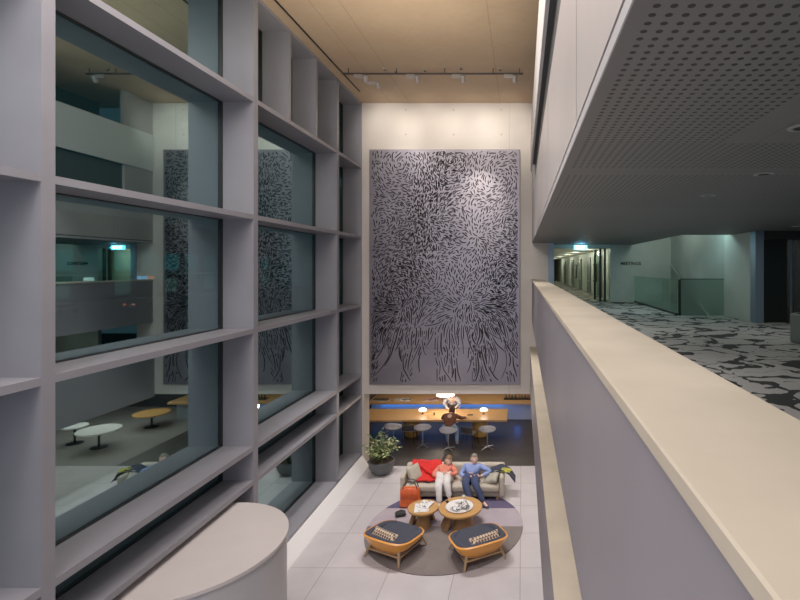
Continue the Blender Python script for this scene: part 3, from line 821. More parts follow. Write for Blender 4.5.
# cushion material
def lattice():
    m, nt, b, vec, xyz = base('patterned_cushion', .9)
    ch = nt.nodes.new('ShaderNodeTexChecker'); ch.inputs['Scale'].default_value = 26
    mp = nt.nodes.new('ShaderNodeMapping'); mp.inputs['Rotation'].default_value = (0, 0, R(45)); nt.links.new(vec, mp.inputs['Vector']); nt.links.new(mp.outputs[0], ch.inputs['Vector'])
    ch.inputs['Color1'].default_value = (.62, .47, .33, 1); ch.inputs['Color2'].default_value = (.10, .06, .05, 1)
    nt.links.new(ch.outputs[0], b.inputs['Base Color'])
    return m
c1 = make_chair(); c1.rotation_euler.z = R(-26)
c2 = dup(c1, (-.785, 8.345, 0), R(28), 'low wooden lounge chair on the right of the rug, charcoal upholstery and patterned cushion')
M_lat = lattice()
for (cx, cy, a, lab) in ((-2.35, 8.19, R(-33), 'slim patterned lumbar cushion on the left lounge chair'), (-.62, 8.08, R(33), 'slim patterned lumbar cushion on the right lounge chair')):
    o = G().pillow((0, 0, 0), .56, .17, .10, (R(38), 0, 0)).obj('lumbar_cushion', M_lat, smooth=True, angle=80)
    o.location = V((cx, cy, .425)) * S; o.rotation_euler = (0, 0, a)
    tag(o, lab, 'cushion')

# ================================================================== POTTED PLANT
t = thing('potted_plant', 'leafy variegated plant in a dark grey bowl pot beside the window grid', 'plant', (-3.40, 11.62, 0))
G().lathe([(0, 0), (.15, 0), (.24, .07), (.30, .20), (.31, .33), (.285, .335), (.27, .30), (0, .30)], n=36).obj('pot', mat('charcoal_pot', (.075, .08, .085), .5), t, smooth=True)
G().lathe([(0, .31), (.275, .305)], n=24).obj('soil', mat('soil', (.05, .03, .02), .95, bump=.5), t)
rp = random.Random(11); gs, gl_ = G(), G(); gl2 = G()
for k in range(38):
    a = rp.uniform(0, 6.283); lean = rp.uniform(.08, .50); hh = rp.uniform(.30, .74) * (1.15 - lean)
    b = V((rp.uniform(-.1, .1), rp.uniform(-.1, .1), .30)); tip = V((math.cos(a) * lean, min(math.sin(a) * lean, .30), .30 + hh))
    mid = (b + tip) / 2 + V((0, 0, .06)); pts = [b, mid, tip]
    gs.tube(pts, [.010, .007, .004], 5)
    for q in range(13):
        f = .25 + .75 * q / 12; p = b.lerp(mid, f * 2) if f < .5 else mid.lerp(tip, f * 2 - 1)
        la = rp.uniform(0, 6.283); L_ = rp.uniform(.07, .13); wd = L_ * .26
        d = V((math.cos(la), math.sin(la), rp.uniform(-.3, .7))).normalized(); sd = d.cross(V((0, 0, 1))).normalized(); up = sd.cross(d)
        tgt = gl_ if rp.random() < .62 else gl2
        vs = tgt._v([p, p + d * L_ * .4 + sd * wd + up * .01, p + d * L_ * .45, p + d * L_ * .4 - sd * wd + up * .01, p + d * L_])
        tgt.bm.faces.new((vs[0], vs[1], vs[2])); tgt.bm.faces.new((vs[0], vs[2], vs[3])); tgt.bm.faces.new((vs[1], vs[4], vs[2])); tgt.bm.faces.new((vs[2], vs[4], vs[3]))
gs.obj('stems', mat('stem_green', (.10, .11, .04), .7), t)
gl_.obj('foliage', mat('leaf_green', (.20, .29, .11), .45, color2=(.08, .14, .05), nscale=9), t)
gl2.obj('pale_foliage', mat('leaf_pale', (.50, .50, .22), .5), t)

# ================================================================== LONG TABLE & COUNTER
t = thing('long_table', 'long oak communal table behind the opening under the artwork', 'table', (-2.4, 14.3, 0))
G().box(-4.9, -.43, 13.74, 14.82, .565, .62, .006, 1).obj('tabletop', M_tableoak, t, True)
for x in (-3.28, -1.25):
    G().lathe([(0, 0), (.20, 0), (.235, .10), (.235, .42), (.19, .56), (0, .56)], (x, 14.28, 0), 28).obj('pedestal', mat('yellow_wood', (.50, .29, .08), .5, noise=.2), t, True, smooth=True)
t = thing('back_counter', 'long oak counter along the rear with blue light glowing beneath it', 'counter', (-2, 15.9, 0))
G().box(-4.98, 2.4, 15.45, 16.5, .57, .64, .006, 1).obj('worktop', M_tableoak, t, True)
G().box(-4.95, 2.3, 15.75, 15.80, 0.0, .57).obj('front_panel', mat('counter_blue_grey', (.30, .34, .38), .5), t, True)
G().box(-4.9, -.3, 15.62, 15.66, .545, .57).obj('light_strip', mat('blue_led', (.05, .3, 1), emit=(.05, .30, 1), estr=3), t, True)
# items on counter
items = [(-4.62, 'folded'), (-3.9, 'a'), (-3.0, 'b'), (-2.35, 'c')]
labs = ['dark tray at the left end of the rear counter', 'open magazine spread left of centre on the rear counter', 'pink and white brochure on the rear counter', 'white brochure beside the pink one on the rear counter']
for (x, k), lab, c in zip(items, labs, [(.1, .08, .07), (.7, .68, .66), (.6, .3, .3), (.75, .7, .7)]):
    t = thing('brochure', lab, 'brochure', (x, 15.75, .641), R(random.uniform(-12, 12)))
    G().box(-.26, .26, -.14, .14, 0, .012, .002, 1).obj('pages', mat('page_white', (.8, .8, .8)), t)
    G().box(-.26, .26, -.14, .14, .0122, .016).obj('cover', paper_mat('bro' + k, x, .5, 7, c), t)
t = thing('bottle_rack', 'low black rack of small bottles at the right end of the rear counter', 'rack', (-.05, 15.85, .641))
G().box(-.55, .8, -.12, .12, 0, .02).obj('tray', M_black, t)
for k in range(12):
    G().lathe([(0, .02), (.03, .02), (.032, .10), (.012, .13), (.012, .16), (0, .16)], (-.48 + k * .105, 0, 0), 10).obj('bottle', mat('dark_bottle%d' % (k % 3), ((.03, .02, .02), (.10, .05, .02), (.02, .04, .03))[k % 3], .2), t, smooth=True)
# table lamps
def tlamp(x, lab):
    t = thing('table_lamp', lab, 'lamp', (x, 14.30, .62))
    G().lathe([(0, 0), (.05, 0), (.05, .012), (.012, .016), (.010, .10), (0, .10)], n=16).obj('stand', M_black, t, smooth=True)
    G().lathe([(0, .165), (.08, .163), (.105, .15), (.115, .11), (.108, .11), (.09, .145), (0, .155)], n=24).obj('lamp_shade', mat('lamp_glow', (1, .9, .75), emit=(1, .85, .72), estr=2.2), t, smooth=True)
tlamp(-2.96, 'small glowing white table lamp left on the long table, beside the plant')
tlamp(-1.14, 'small glowing white table lamp right of the person in brown on the long table')
t = thing('pendant_lamp', 'wide glowing white pendant lamp hanging above the people at the long table', 'lamp', (-2.28, 14.3, LB + .12))
G().tube([(0, 0, 0), (0, 0, -.62)], .006, 6).obj('cord', M_black, t)
G().lathe([(0, -.60), (.12, -.62), (.24, -.68), (.27, -.74), (.255, -.745), (.10, -.66), (0, -.65)], n=32).obj('lamp_shade', mat('pendant_glow', (1, .93, .85), emit=(1, .88, .74), estr=4.5), t, smooth=True)
t = thing('glass_tumbler', 'small dark tumbler left of the person in brown on the long table', 'glass', (-2.6, 14.2, .62))
G().lathe([(0, 0), (.025, 0), (.03, .07), (.025, .07), (.02, .01), (0, .01)], n=14).obj('bowl', M_black, t, smooth=True)
tag(G().box(-1.62, -1.45, 14.15, 14.25, .62, .632, .002, 1).obj('black_notebook', M_black), 'small black notebook on the long table beside the right-hand lamp', 'notebook')

def make_seat():
    t = thing('shell_chair', 'white shell chair at the left end of the long table', 'chair', (0, 0, 0), 0, 'white shell chairs at the long table')
    Mw = mat('chair_shell_white', (.66, .64, .66), .4)
    G().lathe([(0, .46), (.14, .465), (.20, .50), (.215, .54), (.20, .545), (.185, .515), (.13, .485), (0, .48)], n=28, sx=1.1).obj('seat', Mw, t, smooth=True)
    def bk(u, v):
        a = R(200 + 140 * u); r = .20 + .03 * v
        return V((r * 1.1 * math.cos(a), r * math.sin(a), .53 + .16 * v * math.sin(u * math.pi) ** .5))
    G().sheet(bk, 18, 5, .014).obj('backrest', Mw, t, smooth=True, angle=60)
    G().tube([(0, 0, .03), (0, 0, .46)], [.022, .016], 10).obj('post', M_chrome, t, smooth=True)
    for k in range(4):
        a = R(45 + 90 * k)
        G().tube([(0, 0, .05), (.12 * math.cos(a), .12 * math.sin(a), .035), (.22 * math.cos(a), .22 * math.sin(a), .012)], [.014, .012, .010], 6).obj('leg', M_chrome, t)
    return t
s0 = make_seat(); s0.location = V((-3.60, 13.45, 0)) * S
dup(s0, (-2.77, 13.38, 0), R(10), 'white shell chair between the plant and the person in brown')
dup(s0, (-2.02, 13.16, 0), R(-4), 'white shell chair under the person in the brown sweater')
dup(s0, (-.96, 13.25, 0), R(6), 'white shell chair at the right end of the long table, empty')
dup(s0, (-2.2, 15.22, 0), R(180), 'white shell chair under the person facing us across the long table')
for (x, y, a, l) in ((-1.46, 13.42, 160, 'dark side chair tucked under the long table right of the person in brown'), (-3.20, 13.64, 180, 'dark side chair tucked under the long table beside the yellow pedestal')):
    t = thing('side_chair', l, 'chair', (x, y, 0), R(a - 180))
    md = mat('dark_chair', (.05, .045, .045), .5)
    G().box(-.17, .17, -.17, .17, .36, .385, .01).obj('seat', md, t)
    G().sheet(lambda u, v: V(((u - .5) * .34, -.17 - .04 * v - .03 * math.sin(u * math.pi), .40 + .18 * v)), 8, 4, .012).obj('backrest', md, t)
    for sx in (-1, 1):
        for sy in (-1, 1): G().tube([(sx * .15, sy * .15, .37), (sx * .19, sy * .19, .005)], [.012, .008], 6).obj('leg', M_black, t)

# ================================================================== LOWER LOBBY RIGHT (seen in the window reflections)
def round_tab(x, y, r, h, m, lab):
    t = thing('bistro_table', lab, 'table', (x, y, 0))
    G().lathe([(0, h - .03), (r, h - .03), (r, h), (0, h)], n=32).obj('tabletop', m, t, smooth=True)
    G().lathe([(0, 0), (.2, 0), (.2, .015), (.03, .03), (.03, h - .03), (0, h - .03)], n=20).obj('pedestal', M_black, t, smooth=True)
round_tab(2.7, 13.3, .50, .5, mat('tray_white', (.8, .8, .8)), 'large round white table under the balcony, mirrored in the window glass')
round_tab(3.65, 13.6, .30, .5, mat('tray_white', (.8, .8, .8)), 'small round white table under the balcony beside the large white one')
round_tab(2.55, 15.0, .48, .45, M_oak, 'round oak table under the balcony beyond the white ones')
# ================================================================== PEOPLE
PB = 1.2
def skin(points, edges, radii, sub=2):
    me = bpy.data.meshes.new('sk'); me.from_pydata([V(p) for p in points], edges, []); me.update()
    o = bpy.data.objects.new('sk', me); COL.objects.link(o)
    m = o.modifiers.new('s', 'SKIN'); m.use_smooth_shade = True
    for i, r in enumerate(radii):
        d = me.skin_vertices[0].data[i]; r = r if isinstance(r, tuple) else (r, r)
        d.radius = (r[0] * PB, r[1] * PB); d.use_root = (i == 0)
    s2 = o.modifiers.new('u', 'SUBSURF'); s2.levels = sub; s2.render_levels = sub
    dg = bpy.context.evaluated_depsgraph_get(); r_ = bpy.data.meshes.new_from_object(o.evaluated_get(dg))
    bpy.data.objects.remove(o); bpy.data.meshes.remove(me)
    return r_
def chain(J, names, rads):
    return [J[n_] for n_ in names], [(i, i + 1) for i in range(len(names) - 1)], rads
def tree(J, spec):
    """spec: list of (name, parent, radius)"""
    idx = {}; P, E, Rr = [], [], []
    for nme, par, r in spec:
        idx[nme] = len(P); P.append(J[nme]); Rr.append(r)
        if par: E.append((idx[par], idx[nme]))
    return skin(P, E, Rr)
def hand(g, wrist, d, side, curl=.5, k=1.0):
    """palm plus five curled fingers; d: pointing direction, side: thumb side"""
    w = V(wrist); d = V(d).normalized(); s_ = V(side); s_ = (s_ - d * s_.dot(d)).normalized(); up = s_.cross(d).normalized()
    if up.z < 0: up = -up
    rm = Matrix((s_, d, up)).transposed()
    pc = w + d * .038 * k
    g.ell(pc, (.030 * k, .042 * k, .014 * k), rm.to_euler(), 10)
    for i in range(4):
        o = pc + d * .034 * k + s_ * (.023 - .015 * i) * k; L_ = (.052, .060, .056, .044)[i] * k
        p1 = o + d * L_ * .45; p2 = p1 + (d * math.cos(curl) - up * math.sin(curl)) * L_ * .35; p3 = p2 + (d * math.cos(curl * 2) - up * math.sin(curl * 2)) * L_ * .28
        g.tube([o, p1, p2, p3], [.0078 * k, .0074 * k, .0068 * k, .005 * k], 6)
    o = pc - d * .012 * k + s_ * .026 * k
    g.tube([o, o + (s_ * .7 + d * .6) * .028 * k, o + (s_ * .6 + d * 1.2 - up * .3) * .036 * k], [.010 * k, .008 * k, .006 * k], 6)
def head(g, c, fwd, up=(0, 0, 1), k=1.0):
    """head with brow, nose, chin, ears; returns local frame matrix"""
    f = V(fwd).normalized(); u = V(up); u = (u - f * u.dot(f)).normalized(); r = f.cross(u)
    rm = Matrix((r, f, u)).transposed().to_4x4(); M = Matrix.Translation(V(c)) @ rm
    n0 = len(g.bm.verts)
    res = bmesh.ops.create_uvsphere(g.bm, u_segments=24, v_segments=16, radius=1)
    for v in res['verts']:
        x, y, z = v.co
        X = x * .066 * (1 - .22 * max(0, -z)); Y = y * .080; Z = z * .098
        if y > 0: Y *= 1 - .10 * max(0, z)                     # forehead slopes
        if y > .3 and -.95 < z < -.45: Y += .010               # chin
        if y > .8 and abs(x) < .25 and -.35 < z < .15: Y += .016 * (1 - abs(z + .12) * 2)   # nose
        if y > .6 and .1 < z < .3 and .2 < abs(x) < .6: Y -= .006  # sockets
        v.co = M @ (V((X, Y, Z)) * k)
    for sx in (-1, 1): 
        g.ell(M @ V((sx * .067 * k, -.004 * k, -.008 * k)), (.008 * k, .016 * k, .026 * k), rm.to_euler(), 8)
    return M, k
def face_parts(t, Mk, lips=(.5, .16, .13)):
    M, k = Mk
    for sx in (-1, 1):
        g = G(); g.ell(M @ V((sx * .026 * k, .070 * k, .012 * k)), (.009 * k, .005 * k, .005 * k), M.to_euler(), 8); g.obj('eye', mat('eye_dark', (.03, .02, .02), .2), t, True, smooth=True)
    g = G(); g.ell(M @ V((0, .077 * k, -.046 * k)), (.020 * k, .005 * k, .006 * k), M.to_euler(), 8); g.obj('mouth', mat('lips_%s' % str(lips), lips, .5), t, True, smooth=True)
def hair_cap(Mk, k2=1.0, length=0.0, thick=1.07, front=.30, seed=1):
    """shell of hair over the crown and back, with length below the head"""
    M, k = Mk; g = G(); rr = random.Random(seed)
    res = bmesh.ops.create_uvsphere(g.bm, u_segments=24, v_segments=16, radius=1)
    dele = []
    for v in res['verts']:
        x, y, z = v.co
        if (y > .25 and z < front) or (z < -.55 and length == 0) or (y > .0 and z < -.3 and length == 0): dele.append(v)
        Z = z * .098; 
        X = x * .066 * (1 if z > -.2 else 1.15); Y = y * .080
        if z < 0: Z -= length * (-z) * (1 if y < .3 else .6)
        wob = 1 + .03 * math.sin(x * 19 + z * 13) + .02 * rr.random()
        v.co = V((X * thick * wob, Y * thick * wob - .004, Z * thick + .004)) * k
    bmesh.ops.delete(g.bm, geom=dele, context='VERTS')
    g.move(M); 
    bmesh.ops.solidify(g.bm, geom=g.bm.faces[:], thickness=-.006)
    return g
PB = 1.2
def person(label, J, fwd, sh_col, tr_col, hair, shoes, hcurl, hlen, k=1.0, handdir=None, sleeve_long=True, chest=.092, belly=.10, thigh=.062, hfront=.30, shm=None, trm=None):
    t = thing('person', label, 'person', (J['pelvis'][0], J['pelvis'][1], 0))
    g = G()
    spec = [('pelvis', None, (.088, .075)), ('spine', 'pelvis', (.088, .07)), ('chest', 'spine', (.098, .072)), ('neck', 'chest', .040), ('skull', 'neck', .036)]
    for s_ in 'LR':
        spec += [('sh' + s_, 'chest', .046), ('el' + s_, 'sh' + s_, .031), ('wr' + s_, 'el' + s_, .021)]
        spec += [('hip' + s_, 'pelvis', .066), ('kn' + s_, 'hip' + s_, .046), ('an' + s_, 'kn' + s_, .027), ('toe' + s_, 'an' + s_, .022)]
    g.mesh(tree(J, spec))
    for s_ in 'LR':
        w = V(J['wr' + s_]); d = handdir[s_] if handdir else (w - V(J['el' + s_]))
        hand(g, w, d, handdir['s' + s_] if handdir else (0, 0, 1), hcurl)
    Mk = head(g, J['head'], fwd, J.get('hup', (0, 0, 1)), k)
    g.obj('body', M_skin, t, True, smooth=True, angle=70)
    # shirt
    spec = [('pelvis', None, (.104, .085)), ('spine', 'pelvis', (belly + .004, belly * .86)), ('chest', 'spine', (chest + .020, chest * .86)), ('collar', 'chest', .050)]
    for s_ in 'LR':
        spec += [('sh' + s_, 'chest', .058), ('el' + s_, 'sh' + s_, .043)]
        e = V(J['el' + s_]); w = V(J['wr' + s_]); J['cuff' + s_] = e.lerp(w, .86 if sleeve_long else .4)
        spec += [('cuff' + s_, 'el' + s_, .031)]
    J['collar'] = V(J['chest']).lerp(V(J['neck']), .75)
    g = G().mesh(tree(J, spec)); g.obj('shirt', shm or mat('shirt_' + str(sh_col), sh_col, .8, noise=.22, nscale=7), t, True, smooth=True, angle=80)
    spec = [('pelvis', None, (.106, .088))]
    for s_ in 'LR':
        a = V(J['kn' + s_]); b = V(J['an' + s_]); J['hem' + s_] = a.lerp(b, 1.02)
        J['mt' + s_] = V(J['hip' + s_]).lerp(a, .5)
        spec += [('hip' + s_, 'pelvis', thigh + .018), ('mt' + s_, 'hip' + s_, thigh + .008), ('kn' + s_, 'mt' + s_, thigh * .92), ('hem' + s_, 'kn' + s_, thigh * .62)]
    G().mesh(tree(J, spec)).obj('trousers', trm or mat('trousers_' + str(tr_col), tr_col, .85, noise=.18, nscale=6), t, True, smooth=True, angle=80)
    for s_ in 'LR':
        a, b = V(J['an' + s_]), V(J['toe' + s_]); d = (b - a); d.z = 0; d = d.normalized() if d.length > 1e-3 else V((0, -1, 0))
        o = V((a.x, a.y, b.z))
        G().tube([o - d * .05, o - d * .02, o + d * .06, o + d * .12, o + d * .15], [.020, .034, .036, .032, .018], 10, flat=.75).obj('shoe', mat('shoe_' + str(shoes), shoes, .5), t, True, smooth=True, angle=70)
    face_parts(t, Mk)
    hair_cap(Mk, length=hlen, front=hfront).obj('hair', mat('hair_' + str(hair), hair, .7, color2=tuple(c * .5 for c in hair), nscale=30, stretch=(4, 4, 1)), t, True, smooth=True, angle=80)
    return t, Mk
KH = 1.1
# woman on sofa
J = dict(pelvis=(-1.70, 10.50, .40), spine=(-1.69, 10.57, .485), chest=(-1.675, 10.65, .545), neck=(-1.65, 10.68, .62), skull=(-1.64, 10.67, .66), head=(-1.63, 10.65, .705),
         shL=(-1.54, 10.66, .555), shR=(-1.83, 10.65, .545), elL=(-1.43, 10.50, .48), elR=(-1.95, 10.48, .45), wrL=(-1.60, 10.38, .52), wrR=(-1.74, 10.40, .47),
         hipL=(-1.63, 10.45, .41), hipR=(-1.78, 10.45, .41), knL=(-1.58, 10.08, .48), knR=(-1.75, 10.06, .40), anL=(-1.51, 9.99, .20), anR=(-1.71, 9.95, .10), toeL=(-1.49, 9.89, .16), toeR=(-1.72, 9.85, .05), hup=(.12, .2, 1))
person('woman in orange blouse and white trousers reclining on the sofa with legs crossed', J, (.25, -1, -.15), (.80, .22, .14), (.78, .74, .73), (.30, .15, .07), (.55, .36, .25), .9, .07, KH, thigh=.078, chest=.10, belly=.112,
       handdir={'L': (-.9, -.1, .3), 'sL': (0, 0, 1), 'R': (.9, -.1, .2), 'sR': (0, 0, 1)}, sleeve_long=True, hfront=.5)
# man on sofa
J = dict(pelvis=(-1.10, 10.50, .41), spine=(-1.09, 10.58, .50), chest=(-1.08, 10.66, .565), neck=(-1.07, 10.69, .64), skull=(-1.065, 10.68, .69), head=(-1.06, 10.665, .73),
         shL=(-.90, 10.66, .57), shR=(-1.26, 10.66, .57), elL=(-.68, 10.52, .51), elR=(-1.34, 10.46, .46), wrL=(-.90, 10.35, .49), wrR=(-1.07, 10.34, .48),
         hipL=(-1.02, 10.45, .41), hipR=(-1.19, 10.45, .41), knL=(-.99, 10.08, .46), knR=(-1.19, 10.07, .45), anL=(-.80, 9.98, .10), anR=(-1.04, 9.90, .10), toeL=(-.71, 9.90, .05), toeR=(-.99, 9.82, .05), hup=(0, .2, 1))
person('man in light blue shirt and navy trousers sitting on the sofa, hands in lap', J, (.15, -1, -.12), (.25, .33, .66), (.035, .05, .12), (.30, .25, .20), (.05, .05, .07), .7, 0.0, KH * 1.03, thigh=.078, chest=.118, belly=.13,
       handdir={'L': (-.9, -.2, -.1), 'sL': (0, 0, 1), 'R': (.9, -.2, 0), 'sR': (0, 0, 1)}, hfront=.58)
# person in brown at the table, back to camera
J = dict(pelvis=(-2.02, 13.17, .58), spine=(-2.01, 13.20, .70), chest=(-1.99, 13.30, .83), neck=(-1.97, 13.40, .93), skull=(-1.96, 13.43, .97), head=(-1.96, 13.47, 1.01),
         shL=(-2.15, 13.32, .87), shR=(-1.83, 13.32, .87), elL=(-2.24, 13.52, .74), elR=(-1.70, 13.55, .73), wrL=(-2.08, 13.82, .665), wrR=(-1.60, 13.85, .665),
         hipL=(-2.09, 13.20, .57), hipR=(-1.94, 13.20, .57), knL=(-2.10, 13.55, .53), knR=(-1.84, 13.45, .50), anL=(-2.10, 13.50, .12), anR=(-1.80, 13.30, .14), toeL=(-2.10, 13.60, .06), toeR=(-1.80, 13.40, .06), hup=(0, 0, 1))
person('person in rust brown sweater and blue jeans at the long table with back turned', J, (0, 1, -.5), (.16, .055, .025), (.22, .33, .50), (.10, .045, .03), (.04, .04, .05), .3, .05, KH, thigh=.066, chest=.112, belly=.11,
       handdir={'L': (.3, .9, 0), 'sL': (1, 0, 0), 'R': (-.2, .9, 0), 'sR': (-1, 0, 0)})
# person opposite
J = dict(pelvis=(-2.2, 15.24, .58), spine=(-2.2, 15.22, .70), chest=(-2.19, 15.15, .82), neck=(-2.18, 15.08, .92), skull=(-2.18, 15.05, .96), head=(-2.18, 15.02, 1.00),
         shL=(-2.36, 15.14, .85), shR=(-2.02, 15.14, .85), elL=(-2.44, 14.98, .74), elR=(-1.93, 14.98, .74), wrL=(-2.30, 14.76, .665), wrR=(-2.06, 14.76, .665),
         hipL=(-2.28, 15.20, .57), hipR=(-2.12, 15.20, .57), knL=(-2.30, 14.95, .50), knR=(-2.1, 14.95, .50), anL=(-2.3, 15.0, .12), anR=(-2.1, 15.0, .12), toeL=(-2.3, 14.9, .06), toeR=(-2.1, 14.9, .06))
person('person in grey and white patterned top leaning on the far side of the long table', J, (0, -1, -.5), (.5, .5, .5), (.05, .05, .07), (.08, .05, .04), (.04, .04, .05), .3, .05, KH, chest=.112,
       handdir={'L': (.4, -.9, 0), 'sL': (1, 0, 0), 'R': (-.4, -.9, 0), 'sR': (-1, 0, 0)}, shm=mat('patterned_top', (.62, .60, .66), .8, color2=(.18, .18, .26), nscale=14))

# ================================================================== OUTSIDE (night street)
struct(box('ground_street', mat('asphalt', (.045, .05, .05), .6, noise=.3, nscale=.5), -90, XG - .3, -10, 130, -.3, -.1))
b = thing('street_building', 'long dark building with teal lit windows across the night street', 'building', (-66, 75, -.1))
M_bld = mat('night_facade', (.05, .07, .08), .8)
G().box(-70, -64, 30, 125, -.1, 13).obj('wall', M_bld, b, True)
rb = random.Random(5)
for k in range(17):
    y = 33 + k * 5.3
    e = rb.choice([.10, .25, .45, .18])
    G().box(-64, -63.95, y, y + 3.6, 4.4, 7.4).obj('window', mat('teal_window_%d' % int(e * 100), (.02, .1, .12), .4, emit=(.05, .42, .50), estr=e), b, True)
    if k % 2 == 0: G().box(-64, -63.95, y, y + 3.0, .6, 3.0).obj('shopfront', mat('shop_glow', (.1, .1, .1), emit=(.25, .42, .36), estr=.22), b, True)
G().box(-64, -62.5, 30, 125, 3.7, 3.85).obj('canopy', mat('canopy_grey', (.3, .33, .33), emit=(.5, .6, .6), estr=.15), b, True)
for (y, c, w) in ((68.5, (1, 1, .95), 1.0), (78, (.2, .5, 1), 1.3), (80.3, (1, .1, .05), .8)):
    G().box(-62.6, -62.5, y, y + w * 1.6, 3.0, 3.5).obj('shop_sign', mat('sign_%s' % str(c), c, emit=c, estr=1.6), b, True)
def car(x, y, lab, col):
    t = thing('parked_car', lab, 'car', (x, y, -.1), R(10), 'cars outside')
    g = G().box(-.75, .75, -1.8, 1.8, .25, .75, .12, 3).box(-.65, .65, -1.0, 1.1, .7, 1.2, .18, 3)
    g.obj('body', mat('car_%s' % str(col), col, .3), t, smooth=True)
    G().box(-.67, .67, -.85, .95, .80, 1.08, .05).obj('windows', M_black, t)
    for sx in (-1, 1):
        for sy in (-1.15, 1.15): G().tube([(sx * .62, sy, .3), (sx * .78, sy, .3)], .3, 16).obj('wheel', M_black, t)
        G().box(sx * .45 - .15, sx * .45 + .15, -1.84, -1.78, .5, .62).obj('tail_lamp', mat('tail_red', (1, .1, .05), emit=(1, .15, .08), estr=3), t)
        G().box(sx * .45 - .15, sx * .45 + .15, 1.78, 1.84, .5, .62).obj('headlamp', mat('head_white', (1, 1, .9), emit=(1, .95, .8), estr=3), t)
car(-50, 52, 'parked pale car on the street beyond the leftmost wide window', (.35, .35, .34))
car(-48, 60, 'parked dark car further along the street beyond the windows', (.06, .07, .08))

# ================================================================== LIGHTS
def area(name, loc, rot, sx, sy, power, col=(1, 1, 1), spread=180):
    l = bpy.data.lights.new(name, 'AREA'); l.shape = 'RECTANGLE'; l.size = sx * S; l.size_y = sy * S; l.energy = power * S * S; l.color = col; l.spread = R(spread)
    o = bpy.data.objects.new(name, l); COL.objects.link(o); o.location = V(loc) * S; o.rotation_euler = rot; return o
def spotl(name, loc, tgt, power, ang, col, blend=.6, size=.04):
    l = bpy.data.lights.new(name, 'SPOT'); l.energy = power * S * S; l.spot_size = R(ang); l.spot_blend = blend; l.color = col; l.shadow_soft_size = size
    o = bpy.data.objects.new(name, l); COL.objects.link(o); o.location = V(loc) * S
    o.rotation_euler = (V(tgt) - V(loc)).to_track_quat('-Z', 'Y').to_euler(); return o
def pointl(name, loc, power, col, size=.06):
    l = bpy.data.lights.new(name, 'POINT'); l.energy = power * S * S; l.color = col; l.shadow_soft_size = size * S
    o = bpy.data.objects.new(name, l); COL.objects.link(o); o.location = V(loc) * S; return o
area('ceiling_wash', (-1.9, 3.0, ZC - .15), (0, 0, 0), 3.4, 6, 250, (1, .92, .90))
area('atrium_behind', (-1.9, -3.5, 4.8), (R(90), 0, 0), 4.2, 8, 125, (.86, .86, 1.0))
area('grid_wash', (-3.1, 1.6, ZC - .15), (R(14), R(-12), 0), 1.0, 6.4, 170, (1, .93, .92))
area('up_wash', (-1.9, 5.5, 7.3), (R(180), 0, 0), 2.2, 5, 62, (1, .88, .70))
wash = (1, .90, .80)
for x in (-3.3, -2.3, -1.3, -.4): spotl('wall_spot', (x, 10.6, ZT - .1), (x, YW, 8.35), 75, 80, wash, blend=1)
spotl('art_spot', (-1.3, 9.7, ZT - .2), (-1.0, YW, 6.5), 620, 30, (1, .90, .76), blend=1)
spotl('art_spot', (-3.0, 9.7, ZT - .2), (-2.9, YW, 6.9), 110, 48, (1, .93, .9), blend=1)
spotl('art_spot', (-1.9, 9.7, ZT - .2), (-1.9, YW, 2.5), 420, 34, (1, .93, .9), blend=1)
spotl('floor_spot', (-2.6, 9.6, ZT - .2), (-1.5, 9.6, 0), 1000, 50, (1, .93, .88), size=.3)
spotl('floor_spot', (-1.0, 9.6, ZT - .2), (-1.5, 8.2, 0), 560, 60, (1, .93, .9), size=.3)
spotl('gallery_wash', (-3.6, 5.5, ZC - .4), (.25, 8.0, 7.8), 200, 75, (1, .96, .9), blend=1, size=.02)
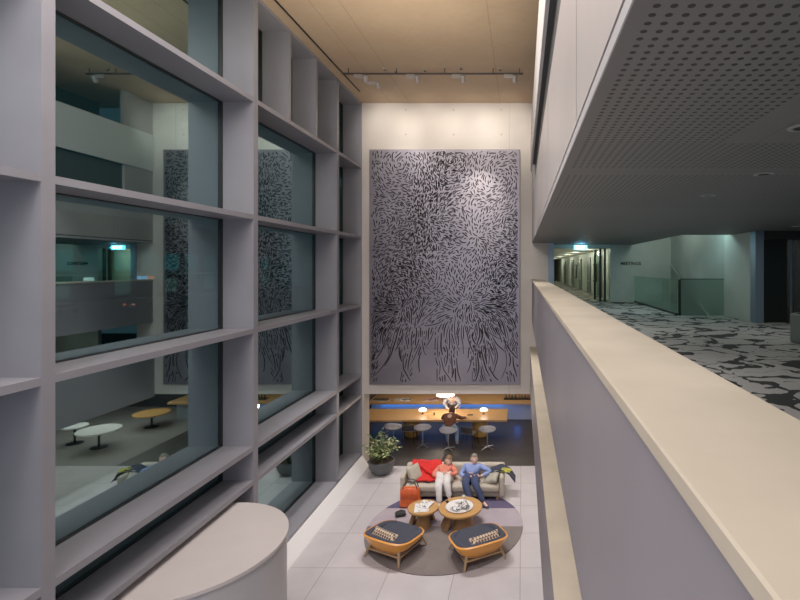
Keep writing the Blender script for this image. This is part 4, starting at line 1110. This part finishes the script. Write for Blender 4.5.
# balcony
for (x, y, p, c) in ((1.6, 1.5, 7, (1, .95, .9)), (1.7, 4.2, 7, (1, 1, .95)), (1.6, 7.2, 8, (.9, 1, .92)), (2.2, 10.5, 7, (.70, .95, .95)), (3.8, 6.6, 5, (.95, 1, .92))):
    area('soffit_light', (x, y, ZS - .02), (0, 0, 0), .5, .5, p * .8, c)
area('carpet_bounce', (1.8, 5, ZB + .03), (R(180), 0, 0), 2.0, 9, 6, (.9, .95, 1))
pointl('stairwell_glow', (3.5, 11.2, ZS + .75), 13, (.85, 1, .88), .15)
pointl('cove_glow', (3.45, 9.35, ZS + .25), 9, (.6, 1, 1), .08)
for y in (14.2, 17, 20, 24, 29): pointl('corridor_lamp', (1.9, y, ZS - .2), 9, (.95, 1, .75), .08)
pointl('exit_glow', (1.53, 12.4, ZS - .10), 1.2, (.1, .6, 1), .03)
# lounge under the art wall
pointl('pendant_light', (-2.28, 14.3, LB + .12 - .80), 14, (1, .80, .58), .08)
pointl('lamp_light', (-2.96, 14.3, .86), 3.5, (1, .78, .55), .05)
pointl('lamp_light', (-1.14, 14.3, .86), 3.5, (1, .78, .55), .05)
area('lounge_glow', (-2, 14.6, LB + .08), (0, 0, 0), 4.5, 3.2, 34, (1, .84, .68))
area('counter_blue', (-2.6, 15.7, .50), (R(25), 0, 0), 4.0, .1, 3, (.03, .25, 1))
pointl('blue_end', (-.15, 15.3, .25), 1.4, (.02, .18, 1), .08)
area('lobby_right', (3.2, 10.5, 1.78), (0, 0, 0), 4, 3, 60, (1, .88, .75))
area('lobby_right_far', (3.2, 14.3, 1.85), (0, 0, 0), 2.5, 2.5, 45, (1, .88, .78))
area('lower_balcony_light', (2.5, 6, 3.55), (0, 0, 0), 2, 12, 40, (1, .85, .7))
area('upper_gallery', (2.0, 6, ZS + .9), (0, 0, 0), .3, .3, 1, (1, 1, 1))

w = bpy.data.worlds.new('night'); bpy.context.scene.world = w; w.use_nodes = True
w.node_tree.nodes['Background'].inputs[0].default_value = (.05, .10, .12, 1); w.node_tree.nodes['Background'].inputs[1].default_value = .35

# ================================================================== CAMERA
cd = bpy.data.cameras.new('camera'); cam = bpy.data.objects.new('camera', cd); COL.objects.link(cam)
cam.location = V((0, 0, EYE)) * S; cam.rotation_euler = (R(90), 0, 0)
cd.sensor_width = 36; cd.lens = 36 * 480 / 800; cd.clip_start = .02; cd.clip_end = 500
cd.shift_x = (400 - 522) / 800; cd.shift_y = -(300 - 267) / 800
sc = bpy.context.scene; sc.camera = cam
sc.view_settings.view_transform = 'Standard'; sc.view_settings.look = 'None'; sc.view_settings.exposure = 0.22; sc.view_settings.gamma = 1.18
